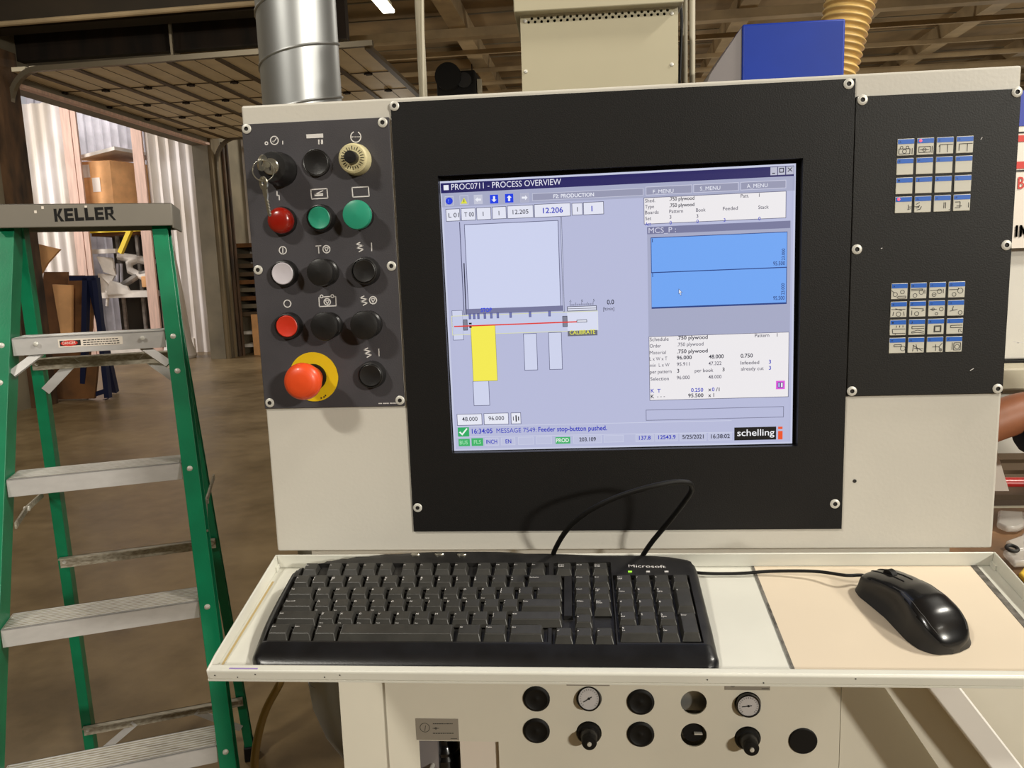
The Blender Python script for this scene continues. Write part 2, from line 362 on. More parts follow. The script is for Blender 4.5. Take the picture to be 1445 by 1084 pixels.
# yard beyond the bay door
YB = 15.3
yard = bbox('ground', -20, -7.3, 5, 22, -.2, -.001, 'floor')
def yx(px, py=300, Y=YB): return BP(px, py, Y).x
yw = thing('yard_enclosure', 'pale corrugated wall with wooden posts outside the open bay door', 'wall', BROT @ V((-10, YB, 0)), radians(-2)); del yw['category']; yw['kind'] = 'structure'; 
def corr(x0, x1, z0, z1, y, pitch, amp, m, name='corrugated_sheet'):
    mb = B3(); n = max(2, int((x1-x0)/pitch*6)); vs = []; fs = []
    for i in range(n+1):
        xx = x0+(x1-x0)*i/n; ph = ((xx-x0)/pitch) % 1
        d = amp*(abs(2*ph-1)**.6)
        for z in (z0, z1): vs.append((xx, y+d, z))
    for i in range(n+1):
        xx, yy, _ = vs[2*i]
        vs += [(xx, yy+.01, z0), (xx, yy+.01, z1)]
    b = 2*(n+1)
    for i in range(n):
        fs += [(2*i, 2*i+2, 2*i+3, 2*i+1), (b+2*i, b+2*i+1, b+2*i+3, b+2*i+2), (2*i+1, 2*i+3, b+2*i+3, b+2*i+1)]
    mb.add(vs, fs); return mb.build(name, m, yw, smooth=50)
xa, xb, xc, xd = yx(-40), yx(105), yx(197), OX-.05
ztop = 5.2
corr(xa, xb-.05, 0, ztop, YB, .25, .10, 'corrugated')
for (c0, c1) in ((xb-.05, xb+.15), (xb+.17, xb+.28)): B3().box(c0, c1, YB-.03, YB+.02, 0, ztop).build('post', 'post_wood', yw)
B3().box(xc, xc+.22, YB-.03, YB+.02, 0, ztop).build('post', 'post_wood', yw)
corr(xc+.22, xd+.2, 0, ztop, YB, .21, .08, 'corrugated')
corr(xb-2.6, xc+.6, .3, ztop+1.5, YB+2.3, .20, .08, 'corrugated_grey')
B3().box(xb-2.6, xc+.9, YB+.02, YB+2.8, 0, .30).build('dock_deck', 'white_scrap', yw)
B3().box(xb-2.7, xb-2.6, YB+.15, YB+2.8, 0, 5.6).build('side_sheet', 'corrugated_grey', yw)
B3().box(xc+.9, xc+1.05, YB+.15, YB+2.8, 0, 3.6).build('side_sheet', 'corrugated_grey', yw)
def bthing(name, label, cat, x, y, z=0, group=None): return thing(name, label, cat, BROT @ V((x, y, z)), radians(-2), group)
# the things in the dock bay
def at(px, py, Y=YB+.5): return BP(px, py, Y)
a = at(113, 222); b = at(190, 305)
bx = bthing('cardboard_box', 'tall orange-brown cardboard carton high in the dock bay under a white board', 'carton', (a.x+b.x)/2, YB+.9, 0)
e0 = at(160, 250).x
B3().box(a.x, e0+.05, YB+.35, YB+1.4, at(150, 318).z, at(130, 229).z).build('carton_body', 'cardboard', bx, bevel=.01)
B3().prism([(e0+.05, YB+.35, at(150, 318).z), (at(205, 300).x, YB+1.3, at(150, 318).z), (at(205, 300).x, YB+1.3, at(130, 232).z), (e0+.05, YB+.35, at(130, 229).z)], (0, .05, 0)).build('carton_side', 'cardboard', bx)
B3().box(at(122, 250).x, at(134, 250).x, YB+.34, YB+.35, at(125, 252).z, at(125, 234).z).build('paper_label', 'sign_white', bx)
B3().box(at(136, 250).x, at(147, 250).x, YB+.34, YB+.35, at(140, 272).z, at(140, 252).z).build('paper_label', 'sign_white', bx)
bd = B3(); p0 = at(117, 228); p1 = at(172, 214); p2 = at(192, 214)
bd.prism([(p0.x, YB+.25, p0.z), (p1.x, YB+.25, p1.z), (p2.x+.1, YB+1.3, p1.z-.05), (p0.x+.4, YB+1.3, p0.z+.05)], (0, 0, .07))
tag(bd.build('roof_board', 'white_scrap'), 'white board lying tilted over the cardboard carton', 'board')
rk = bthing('storage_rack', 'rack of white beams with a yellow rail in the dock bay', 'rack', at(175, 400).x, YB+.8)
m = B3(); m.box(at(128, 320).x, at(220, 320).x, YB+.3, YB+.38, at(150, 329).z, at(150, 321).z); m.build('rail', 'yellow_steel', rk)
m = B3(); m.beam(tuple(at(184, 324, YB+.2)), tuple(at(170, 357, YB+.2)), .09, .09, up=(0, 1, 0)); m.build('brace', 'yellow_steel', rk)
m = B3(); m.box(at(128, 320).x, at(222, 320).x, YB+.5, YB+1.5, at(150, 333).z, at(150, 327).z+.06); m.build('shelf_board', 'cardboard_dark', rk)
m = B3(); m.box(at(133, 355).x, at(171, 355).x, YB+.3, YB+.4, at(150, 358).z, at(150, 352).z); m.build('cross_tube', 'white_scrap', rk)
for px in (162, 190, 206): m = B3(); m.box(at(px, 355).x-.03, at(px, 355).x+.03, YB+.6, YB+.66, .3, at(150, 330).z); m.build('upright', 'grey_scrap', rk)
m = B3(); m.box(at(140, 455).x, at(222, 455).x, YB+.25, YB+1.2, at(170, 420).z, at(170, 412).z); m.build('shelf_board', 'white_scrap', rk)
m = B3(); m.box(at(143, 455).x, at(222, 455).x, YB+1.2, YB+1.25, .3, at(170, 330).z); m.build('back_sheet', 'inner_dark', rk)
# white scrap: bent sheets and tubes
def scrap(pts, r, name, label, m='white_scrap', cat='scrap', Y=YB+.35):
    q = [at(px, py, Y+dy) for px, py, dy in pts]
    tag(B3().tube(q, r, 10).build(name, m), label, cat, 'scrap metal heaped in the dock bay')
scrap([(168, 362, .3), (195, 366, .3), (216, 370, .2)], .09, 'white_tube', 'upper long white tube lying across the dock bay heap')
scrap([(218, 386, .1), (200, 390, .1), (184, 382, .1), (182, 372, .2), (196, 366, .3)], .08, 'bent_tube', 'hooked white tube bent back on itself in the dock bay')
scrap([(172, 403, .0), (184, 396, .0), (196, 388, .1), (215, 384, .1)], .07, 'grey_tube', 'grey tube leaning up to the right in the dock bay', 'grey_scrap')
scrap([(151, 410, -.05), (152, 420, -.05), (151, 432, -.05)], .03, 'white_strap', 'short white strap hanging below the bay shelf')
scrap([(166, 372, .1), (166, 398, .1)], .03, 'thin_post', 'left thin grey stub post on the bay shelf', 'corrugated_grey')
scrap([(171, 372, .1), (172, 400, .1)], .03, 'thin_post', 'right thin grey stub post on the bay shelf', 'corrugated_grey')
def sheet(pts, name, label, m='white_scrap', Y=YB+.3, th=.05):
    q = [at(px, py, Y) for px, py in pts]; q = [V((p.x, Y+.15*(i % 2), p.z)) for i, p in enumerate(q)]
    tag(B3().prism(q, (0, th, 0)).build(name, m), label, 'scrap', 'scrap metal heaped in the dock bay')
sheet([(136, 362), (152, 364), (160, 378), (158, 390), (146, 384)], 'curved_sheet', 'upper curved white sheet in the dock bay heap')
sheet([(138, 386), (156, 388), (155, 402), (158, 412), (140, 415)], 'curved_sheet', 'lower drooping white sheet in the dock bay heap')
sheet([(155, 396), (172, 402), (182, 410), (205, 410), (216, 402), (218, 414), (150, 416)], 'flat_sheet', 'long flat white sheet at the foot of the scrap heap', Y=YB+.2)
c = at(208, 400, YB+.25)
tag(B3().box(c.x-.1, c.x+.12, YB+.2, YB+.4, at(208, 405).z, at(208, 390).z).build('small_carton', 'cardboard', bevel=.01), 'small orange carton at the right end of the bay shelf', 'carton')
# pallet
pl = bthing('wood_pallet', 'low wooden pallet on the dock deck floor', 'pallet', at(185, 460).x, YB+.6, .3)
xl, xr = at(149, 455).x, at(219, 455).x; z0 = .3
for i in range(6): B3().box(xl, xr, YB+.06+i*.17, YB+.18+i*.17, z0+.12, z0+.145).build('deck_board', 'pallet_wood', pl)
for k in (0, .48, .96): 
    for xx in (xl, (xl+xr)/2-.06, xr-.12): B3().box(xx, xx+.14, YB+.06+k*.9, YB+.16+k*.9, z0+.02, z0+.12).build('block', 'pallet_wood', pl)
for k in (0, .48, .96): B3().box(xl, xr, YB+.05+k*.9, YB+.15+k*.9, z0, z0+.02).build('bottom_board', 'pallet_wood', pl)

# leaning cardboard on a navy A-frame
CY = 9.4
af = bthing('a_frame_rack', 'navy blue steel A-frame rack holding flattened cardboard', 'rack', BP(120, 560, CY).x, CY)
def bb(px, py, Y=CY): return tuple(BP(px, py, Y))
def flo(px, py): 
    d = BROT.inverted() @ ray(px, py); return V((0, 0, 1.54)) + d*(-1.54/d.z)
top = BP(130, 393, CY)
for x2, y2, pt in ((154, 572, (135, 392)), (118, 560, (122, 392))):
    m = B3(); f = BP(x2, y2, CY); m.beam((f.x, CY, .02), bb(*pt), .07, .07, up=(0, 1, 0)); m.build('upright', 'navy_steel', af)
m = B3(); f = BP(120, 560, CY); m.beam((f.x+.1, CY+.5, .02), bb(128, 394), .07, .07, up=(0, 1, 0)); m.build('upright', 'navy_steel', af)
m = B3(); m.beam(bb(100, 393), bb(136, 392), .07, .06); m.build('top_bar', 'navy_steel', af)
m = B3(); m.beam(bb(124, 560), bb(151, 551), .06, .06); m.build('cross_bar', 'navy_steel', af)
m = B3(); m.beam(bb(40, 592), bb(152, 566), .07, .07); m.build('base_bar', 'navy_steel', af)
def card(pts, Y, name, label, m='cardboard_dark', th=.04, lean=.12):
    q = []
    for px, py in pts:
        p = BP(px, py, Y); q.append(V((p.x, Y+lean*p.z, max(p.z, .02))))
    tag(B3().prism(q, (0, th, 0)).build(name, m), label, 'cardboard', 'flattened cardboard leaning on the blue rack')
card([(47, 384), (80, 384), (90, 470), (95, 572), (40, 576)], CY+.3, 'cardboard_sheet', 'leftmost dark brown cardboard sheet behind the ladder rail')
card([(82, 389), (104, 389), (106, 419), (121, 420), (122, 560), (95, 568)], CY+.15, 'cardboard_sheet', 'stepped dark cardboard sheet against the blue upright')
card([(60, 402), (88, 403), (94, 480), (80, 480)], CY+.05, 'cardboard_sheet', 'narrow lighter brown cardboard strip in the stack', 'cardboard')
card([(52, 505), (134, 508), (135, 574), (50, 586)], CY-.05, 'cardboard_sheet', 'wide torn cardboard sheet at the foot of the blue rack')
card([(34, 340), (84, 352), (66, 372), (58, 386), (36, 386)], CY+.0, 'cardboard_flap', 'curling pale cardboard flap above the brown stack', 'cardboard', lean=0)
# shelf of offcuts by the far wall
sx0, sx1, sy = BP(331, 490, 14.72).x, BP(331, 490, 14.72).x+1.5, 14.72
sh = bthing('offcut_rack', 'dim rack of board offcuts standing far behind beside the jamb', 'rack', (sx0+sx1)/2, sy)
for xx in (sx0, sx1-.05):
    for yy in (sy, sy+.7): B3().box(xx, xx+.05, yy, yy+.05, 0, BP(340, 345, sy).z).build('upright', 'dark_brown', sh)
for py in (347, 362, 376, 388, 399, 410, 422, 433, 444): 
    z = BP(345, py, sy).z; B3().box(sx0-.05+random.uniform(0, .25), sx1, sy-.03, sy+.7, z-.03, z+.05).build('board', random.choice(['shelf_brown', 'cardboard_dark', 'wall_brown', 'wall_brown']), sh)
for py in (470, 488): z = BP(345, py, sy).z; B3().box(sx0+.05, sx1-.05, sy, sy+.7, z-.03, z+.03).build('shelf', 'white_scrap', sh)
B3().box(BP(360, 440, sy).x, BP(360, 440, sy).x+.12, sy-.2, sy-.12, 0, BP(360, 443, sy).z).build('loose_plank', 'cardboard', sh)
# rolled plastic curtain at the far jamb foot
cb = flo(283, 500)
tag(B3().lathe((cb.x-.1, OY1+.35, 0), (0, 0, 1), [(.30, 0), (.32, .05), (.25, .3), (.18, 1.2), (.10, 2.0), (.03, 2.45)], 16).build('plastic_curtain', 'corrugated'), 'gathered milky plastic strip curtain hanging at the far jamb', 'curtain')

# ceiling hung things
lampo = bthing('tube_light', 'long bright fluorescent tube fitting hanging under the roof', 'lamp', BP(555, 22, 11.5).x, 10.5, BP(555, 22, 11.5).z+.1)
e = BP(549, 20, 11.5)
B3().box(e.x-.085, e.x+.085, 9.2, 11.5, e.z+.01, e.z+.06).build('diffuser', 'tube_lamp', lampo, bevel=.01)
B3().box(e.x-.05, e.x+.05, 9.2, 11.5, e.z+.07, e.z+.15).build('housing', 'conduit_white', lampo)
for yy in (9.5, 11.2): B3().cyl((e.x, yy, e.z+.15), (e.x, yy, CZ), .008, n=6).build('hanger', 'track_steel', lampo)
h = BP(645, 113, 15.5)
ht = bthing('unit_heater', 'black fan heater hanging blurred below the far roof', 'heater', h.x, 15.5, h.z)
B3().box(h.x-.35, h.x+.4, 15.2, 15.9, h.z-.35, h.z+.1).build('casing', 'shadow_black', ht, bevel=.03)
B3().cyl((h.x-.1, 15.2, h.z-.02), (h.x-.1, 15.05, h.z-.02), .25, n=24).build('fan_grille', 'rubber_black', ht)
B3().cyl((h.x+.2, 15.2, h.z-.1), (h.x+.2, 15.1, h.z-.1), .14, n=20).build('motor_cap', 'black_plastic', ht)
B3().box(h.x+.42, h.x+.5, 15.3, 15.4, h.z-.3, h.z-.05).build('valve', 'conduit_white', ht)
for dx in (-.3, .3): B3().cyl((h.x+dx, 15.5, h.z+.1), (h.x+dx, 15.5, CZ-.3), .012, n=6).build('hanger', 'dark_brown', ht)

# ================================================================= MACHINES BEHIND THE CONSOLE
def lineV(px0, py0, px1, py1, Y): return P(px0, py0, Y), P(px1, py1, Y)
# spiral duct
c0 = P(424, 100, 2.0); R = .098
duct = thing('spiral_duct', 'large shiny galvanised spiral duct rising behind the console', 'duct', (c0.x, 2.0, 0))
m = MB(); m.cyl((c0.x, 2, .42), (c0.x, 2, 3.4), R, n=48); m.build('duct_pipe', 'zinc', duct)
m = MB(); pts = []
for i in range(24*12+1):
    t = 2*pi*i/24; pts.append((c0.x+cos(t)*(R+.001), 2+sin(t)*(R+.001), .7+.128*i/24))
for k in range(12):
    seg = pts[k*24:(k+1)*24+1]; MB().tube(seg, .0035, 6).build('lock_seam', 'zinc', duct)
m = MB(); el = [(c0.x+.25*(1-cos(a)), 2-.02*sin(a), .42-.25*sin(a)) for a in [pi/2*i/6 for i in range(7)]] + [(c0.x+.6, 1.98, .17)]
m.tube(el, R, 32); m.build('elbow', 'zinc', duct)
# conduit and cable right of the duct
cd = thing('vertical_conduit', 'pale vertical conduit pipe left of the ventilated beige box', 'pipe', (P(592, 80, 1.84).x, 1.84, 1.2))
a, b = P(599, 260, 1.84), P(588, -60, 1.84); MB().tube([V((b.x, 1.84, .0)), V((b.x, 1.84, b.z))], .0095, 12).build('pipe', 'conduit_white', cd)
a, b = P(600, 135, 1.84), P(590, -20, 1.84); MB().tube([V((a.x+.005, 1.82, a.z-.3)), V((a.x, 1.82, a.z)), V((b.x+.012, 1.82, b.z))], .0045, 8).build('cable', 'conduit_white', cd)
# beige ventilated box
YBX = 1.45
p = [P(737, 124, YBX), P(957, 112, YBX), P(737, 24, YBX), P(955, 14, YBX)]
bx0, bx1 = p[0].x, p[1].x; zt = P(735, 22, YBX).z; zl = P(725, 3, YBX).z
vb = thing('ventilated_box', 'beige sheet metal box with perforated band on a lid behind the console', 'enclosure', ((bx0+bx1)/2, YBX+.15, 1.2))
holes = []
n = 22
for i in range(n*2):
    px = 746+i*(942-746)/(n*2-1); row = i % 2
    pyc = 31-(px-746)*.0625-(7.5 if row else 2.5)+3
    q = P(px, pyc, YBX); holes.append(circle2(q.x, q.z, .0026, 8))
    q = P(px+0, pyc+ (-4.6 if row else 4.6)*0, YBX)
plate_holes(bx0, bx1, 1.2, zt, YBX, .003, holes).build('front_panel', 'beige_enamel', vb, smooth=0)
MB().box(bx0+.002, bx1-.002, YBX+.02, YBX+.3, 1.2, zt-.002).build('box_body', 'shadow_black', vb)
m = MB(); m.box(bx0, bx0+.003, YBX+.003, YBX+.32, 1.2, zt); m.box(bx1-.003, bx1, YBX+.003, YBX+.32, 1.2, zt); m.build('side_panel', 'inner_dark', vb)
lx0, lx1 = P(725, 20, YBX-.02).x, P(965, 12, YBX-.02).x
MB().box(lx0, lx1, YBX-.02, YBX+.34, zt, zl).build('lid', 'beige_enamel', vb, bevel=.002)
for q in ((741, 30), (742, 101), (948, 19), (948, 91)):
    s = P(*q, YBX); MB().lathe((s.x, YBX, s.z), (0, -1, 0), [(.0035, 0), (.003, .0015), (.001, .002)], 12).build('screw', 'screw_steel', vb)
s = P(740, -2, YBX); MB().cyl((s.x, YBX+.05, zl), (s.x, YBX+.05, zl+.05), .006).build('eye_bolt', 'screw_steel', vb)
# conduits right of the box
c1 = P(971, 60, 1.6)
cc = thing('conduit_pair', 'pale conduits running up the right side of the ventilated box', 'pipe', (c1.x, 1.6, 1.2))
for dx, r, y in ((0, .006, 1.62), (.012, .0055, 1.6)): MB().cyl((c1.x+dx-.004, y, 1.2), (c1.x+dx-.004, y, 2.4), r).build('conduit', 'conduit_white', cc)
MB().tube([(c1.x-.018, 1.6, 1.2), (c1.x-.02, 1.6, 1.8), (c1.x-.012, 1.6, 2.0), (c1.x-.018, 1.6, 2.1)], .003, 8).build('black_cable', 'rubber_black', cc)
# blue hopper
YH = 1.35
q0, q1, q2, q3 = P(1047, 125, YH), P(1191, 115, YH), P(1191.5, 27, YH), P(1048, 33, YH)
hp = thing('blue_hopper', 'blue painted sheet metal hopper with a sloping grey side', 'hopper', ((q0.x+q1.x)/2, YH+.15, 1.2))
MB().box(q0.x, q1.x, YH, YH+.3, 1.2, (q2.z+q3.z)/2).build('blue_shell', 'hopper_blue', hp, bevel=.003)
g0 = P(1000, 108, YH+.02); g1 = P(985, 125, YH+.02)
MB().prism([(q0.x, YH+.004, q3.z-.004), (q0.x, YH+.004, 1.2), (g0.x-.02, YH+.004, 1.2), (g0.x-.012, YH+.004, g0.z-.03), (g0.x, YH+.004, g0.z)], (0, .28, 0)).build('grey_side', 'hopper_grey', hp)
for k in ((1156, 35), (1168, 44), (1148, 72)): pass
# corrugated hose
YZ = 1.75
a = P(1173, 135, YZ); b = P(1182, 90, YZ); c = P(1200, 0, YZ); d = P(1225, -110, YZ)
ctrl = [V((a.x-.03, YZ, z_)) for z_ in (.03, .3, .6, .9, 1.2)] + [V((a.x-.02, YZ, a.z-.2)), a, b, c, d]
def bez(ps, n):
    out = []
    for i in range(len(ps)-1):
        p0 = ps[max(i-1, 0)]; p1 = ps[i]; p2 = ps[i+1]; p3 = ps[min(i+2, len(ps)-1)]
        for k in range(n):
            t = k/n; out.append(.5*((2*p1)+(-p0+p2)*t+(2*p0-5*p1+4*p2-p3)*t*t+(-p0+3*p1-3*p2+p3)*t**3))
    out.append(ps[-1].copy()); return out
pp = bez([V(x) for x in ctrl], 110); acc = 0; rr = []
for i, q in enumerate(pp):
    if i: acc += (q-pp[i-1]).length
    base = .0415 + .0075*max(0, min(1, (q.z-b.z)/(c.z-b.z)))
    rr.append(base+.0030*cos(2*pi*acc/.0135))
tag(MB().tube(pp, rr, 28).build('corrugated_hose', 'hose_tan', smooth=80), 'tan ribbed dust hose rising behind the blue hopper', 'hose')

# right side machine, sign, table, person
YM = 2.25
mc = thing('saw_housing', 'cream machine housing seen past the right edge of the console', 'machine', (1.7, YM+.3, 0))
def zz(py, Y, px=1430): return P(px, py, Y).z
MB().box(.72, 2.4, YM, YM+.7, zz(508, YM), zz(150, YM, 1440)).build('hood', 'cream_enamel', mc, bevel=.006)
MB().box(.70, 2.4, YM-.02, YM+.7, zz(511, YM), zz(508, YM)).build('seam_gasket', 'shadow_black', mc)
MB().box(.70, 2.4, YM-.12, YM+.7, zz(541, YM), zz(511, YM)).build('rail_cover', 'conduit_white', mc, bevel=.006)
MB().box(.72, 2.4, YM-.05, YM+.7, zz(648, YM), zz(541, YM)).build('lower_panel', 'cream_enamel', mc)
MB().box(.72, 2.4, YM-.06, YM+.7, 0, zz(648, YM)).build('plinth', 'shadow_black', mc)  # shade of the open interior below the panel, made as a black block
YS = YM-.03
sg = thing('wall_sign', 'white sign with blue head, red stripes and red and black lettering', 'sign', (1.5, YS, zz(350, YS)))
def zs(py): return zz(py, YS, 1440)
MB().box(.85, 1.9, YS, YS+.02, zs(350), zs(128)).build('sign_board', 'sign_white', sg)
MB().box(.85, 1.9, YS-.002, YS, zs(178), zs(128)).build('blue_band', 'sign_blue', sg)
for y0, y1, mm, n_ in ((188, 186, 'ink', 'black_line'), (200, 191, 'sign_red', 'red_stripe'), (238, 228, 'sign_red', 'red_stripe'), (242, 240, 'ink', 'black_line')):
    MB().box(.85, 1.9, YS-.002, YS, zs(y0), zs(y1)).build(n_, mm, sg)
f = Flat(YS-.0025); f.text('BE', (1436.5, 266.5), (1454, 265.5), .031, 0, True); f.build('red_lettering', 'sign_red', sg, smooth=0)
f = Flat(YS-.0025); q0 = f.w((1432.5, 334.5)); ux = (f.w((1449, 333.8))-q0)
GI = [[(0, 0), (.2, 0), (.2, 1), (0, 1)], [(.36, 0), (.54, 0), (.54, 1), (.36, 1)], [(.54, 1), (.54, .62), (.68, .1), (.68, .62)], [(.68, .62), (.68, .1), (.82, .62), (.82, 1)], [(.82, 0), (1, 0), (1, 1), (.82, 1)]]
for pl in GI: f.prism([q0+ux*x+V((0, 0, .031*z)) for x, z in pl], (0, -.0002, 0)); f.build('black_lettering', 'ink', sg, smooth=0)
# table
TZ = 1.03
tb = thing('work_table', 'brown work surface with slatted far part right of the console', 'table', (1.0, 1.6, 0))
ty = lambda py: (lambda d: (d*((TZ-1.54)/d.z)).y)(ray(1430, py))
MB().box(.60, 1.22, .99, ty(717), TZ-.04, TZ).build('table_top', 'table_brown', tb)
MB().box(.64, 1.22, ty(717), ty(717)+.006, TZ-.02, TZ+.003).build('edge_strip', 'conduit_white', tb)
for i in range(5): MB().box(.64, 1.22, ty(717)+.02+i*.10, ty(717)+.085+i*.10, TZ-.05, TZ-.01).build('slat', 'shelf_brown', tb)
for xx in (.66, 1.15):
    for yy in (1.02, 1.5): MB().box(xx, xx+.06, yy, yy+.06, 0, TZ-.04).build('leg', 'shelf_brown', tb)
q = P(1432, 684, 1.75)
tag(MB().cyl((.6, 1.78, q.z-.0), (1.35, 1.74, q.z+.0), .014, n=16).build('red_pipe', 'red_paint'), 'shiny red bar lying across the slats behind the table', 'pipe')
q = [P(1404, 620, 1.55), P(1408, 640, 1.55), P(1424, 693, 1.55), P(1396, 693, 1.55)]
tag(MB().prism(q, (0, .02, .0)).build('paper_sheet', 'sign_white'), 'white paper wedge standing behind the console edge', 'paper')
def bag(pts, name, label, z=TZ+.004, h=.012):
    q = []
    for px, py in pts: d = ray(px, py); q.append(CAM+d*((z-1.54)/d.z))
    tag(MB().prism(q, (0, 0, h)).build(name, 'bag_film', bevel=.004), label, 'plastic bag', 'clear plastic packaging on the table')
bag([(1408, 728), (1445, 730), (1446, 748), (1436, 752), (1420, 752), (1406, 746)], 'plastic_bag', 'clear plastic packet at the far side of the table')
bag([(1418, 772), (1440, 764), (1460, 740), (1470, 780), (1436, 784), (1424, 776)], 'plastic_bag', 'bulging clear plastic packet in the middle of the table')
bag([(1414, 785), (1450, 786), (1470, 800), (1430, 802)], 'plastic_bag', 'creased clear plastic film nearest the tray on the table')
q = ray(1428, 778); o = CAM+q*((TZ+.02-1.54)/q.z)
tag(MB().ring((o.x, o.y, TZ+.025), (0, -.3, 1), .008, .003).build('metal_ring', 'socket_dark'), 'small dark ring lying on the plastic packets', 'ring')
d = [CAM+ray(*k)*((TZ-.005-1.54)/ray(*k).z) for k in ((1437, 818), (1446, 808), (1475, 806), (1475, 832), (1448, 830))]
tag(MB().prism(d, (0, 0, .012)).build('yellow_cloth', 'yellow_cloth', bevel=.003), 'yellow cloth on the table beside the tray', 'cloth')

# person (mostly outside the frame), bending over the table
def skin_body(name, verts, edges, radii, m, parent, root=0, sub=2):
    me = bpy.data.meshes.new(name); me.from_pydata(verts, edges, []); me.materials.append(M[m])
    o = bpy.data.objects.new(name, me); col.objects.link(o)
    sk = o.modifiers.new('skin', 'SKIN'); sk.use_smooth_shade = True
    if not me.skin_vertices: 
        bpy.context.view_layer.objects.active = o
    for i, r in enumerate(radii):
        me.skin_vertices[0].data[i].radius = (r, r) if not isinstance(r, tuple) else r
        me.skin_vertices[0].data[i].use_root = (i == root)
    s = o.modifiers.new('sub', 'SUBSURF'); s.levels = sub; s.render_levels = sub
    adopt(o, parent); return o
YP = 1.5
sh_ = P(1500, 600, YP); el_ = P(1425, 576, YP); 
per = thing('person', 'person in a navy short-sleeved shirt reaching a bare arm behind the console', 'person', (1.55, YP+.05, 0))
wr = V((.56, 1.42, 1.15))
bv = [(1.60, 1.55, .95), (1.50, 1.55, 1.10), (1.33, 1.53, 1.28), (1.24, 1.52, 1.36), (1.17, 1.50, 1.44), (1.12, 1.47, 1.50),   # pelvis..neck base, head
      (sh_.x+.1, YP-.02, sh_.z+.02), (el_.x+.0, YP-.03, el_.z), (wr.x, wr.y, wr.z),       # right arm 6,7,8
      (1.36, 1.74, 1.30), (1.22, 1.78, 1.10), (1.24, 1.66, TZ+.06),                          # other arm 9,10,11
      (1.62, 1.46, .88), (1.60, 1.45, .50), (1.66, 1.46, .09), (1.54, 1.43, .04),             # leg 12..15
      (1.66, 1.64, .88), (1.66, 1.66, .50), (1.74, 1.67, .09), (1.62, 1.68, .04)]
be = [(0, 1), (1, 2), (2, 3), (3, 4), (4, 5), (3, 6), (6, 7), (7, 8), (3, 9), (9, 10), (10, 11), (0, 12), (12, 13), (13, 14), (14, 15), (0, 16), (16, 17), (17, 18), (18, 19)]
br = [.13, .125, .14, .10, .06, .09, .055, .041, .028, .055, .04, .028, .085, .06, .042, .035, .085, .06, .042, .035]
skin_body('body', bv, be, br, 'skin', per)
skin_body('shirt', [bv[0], bv[1], bv[2], bv[3], bv[6], tuple(P(1430, 617, YP-.05)), bv[9], tuple(V(bv[9]).lerp(V(bv[10]), .6))],
          [(0, 1), (1, 2), (2, 3), (3, 4), (4, 5), (3, 6), (6, 7)], [.145, .14, .155, .115, .075, .052, .07, .055], 'shirt_navy', per)
skin_body('trousers', [bv[0], bv[12], bv[13], bv[14], bv[16], bv[17], bv[18]], [(0, 1), (1, 2), (2, 3), (0, 4), (4, 5), (5, 6)], [.142, .1, .075, .06, .1, .075, .06], 'jeans', per)
hd = MB(); hc = V((1.10, 1.46, 1.53))
hd.lathe(hc-V((0, 0, .13)), (0, 0, 1), [(.03, 0), (.055, .02), (.068, .06), (.074, .11), (.078, .15), (.074, .19), (.055, .225), (.025, .24)], 24); hd.build('head', 'skin', per, smooth=80)
hd = MB(); hd.lathe(hc+V((.012, 0, .03)), (.15, 0, 1), [(.082, 0), (.086, .03), (.078, .07), (.055, .1), (.02, .112)], 24); hd.build('hair', 'hair', per, smooth=80)
for s in (-1, 1): MB().lathe(hc+V((-.066, s*.028, .0)), (-1, 0, 0), [(.011, 0), (.009, .006), (.003, .009)], 10).build('eye', 'eye_white', per)
for s in (-1, 1): MB().lathe(hc+V((.0, s*.074, -.01)), (0, s, 0), [(.022, 0), (.024, .006), (.015, .01)], 10).build('ear', 'skin', per)
MB().prism([hc+V((-.068, -.012, -.05)), hc+V((-.068, .012, -.05)), hc+V((-.072, 0, .0))], (-.018, 0, -.006)).build('nose', 'skin', per)
MB().box(hc.x-.078, hc.x-.066, hc.y-.022, hc.y+.022, hc.z-.075, hc.z-.067).build('mouth', 'sign_red', per)
def hand(w, d, up, parent):
    d = V(d).normalized(); up = V(up).normalized(); s = d.cross(up)
    vs = [tuple(w)]; es = []; rs = [.026]
    vs.append(tuple(w+d*.04)); es.append((0, 1)); rs.append((.03))
    for k, (o_, L) in enumerate(((-.03, .065), (-.010, .075), (.010, .07), (.03, .055))):
        b = len(vs); base = w+d*.075+s*o_; vs.append(tuple(base)); es.append((1, b)); rs.append(.0105)
        vs.append(tuple(base+d*L*.5-up*.008)); es.append((b, b+1)); rs.append(.009)
        vs.append(tuple(base+d*L*.8-up*.028)); es.append((b+1, b+2)); rs.append(.0075)
    b = len(vs); vs.append(tuple(w+d*.03-s*.042)); es.append((0, b)); rs.append(.012); vs.append(tuple(w+d*.07-s*.06-up*.015)); es.append((b, b+1)); rs.append(.009)
    return skin_body('hand', vs, es, rs, 'skin', parent, root=0, sub=2)
hand(wr, (-1, 0, -.5), (-.3, 0, 1), per); hand(V(bv[11]), (-1, -.1, -.1), (0, 0, 1), per)
for k in (15, 19): 
    q = V(bv[k]); MB().box(q.x-.05, q.x+.18, q.y-.05, q.y+.05, 0, .1).build('boot', 'boot', per, bevel=.02)

# yellow air hose on the left
hz = [P(420, 900, 1.75), P(398, 958, 1.7), P(376, 1000, 1.66), P(364, 1040, 1.62), P(359, 1084, 1.58), P(362, 1150, 1.5)]
hz = hz + [V((hz[-1].x+.03, 1.5, .25)), V((hz[-1].x+.12, 1.53, .02)), V((-.36, 1.62, .014))]
tag(MB().tube(bez([V((-.27, 1.93, .80))]+hz, 10), .0095, 12).build('air_hose', 'hose_yellow'), 'yellowish air hose drooping beneath the tray by the ladder foot', 'hose')

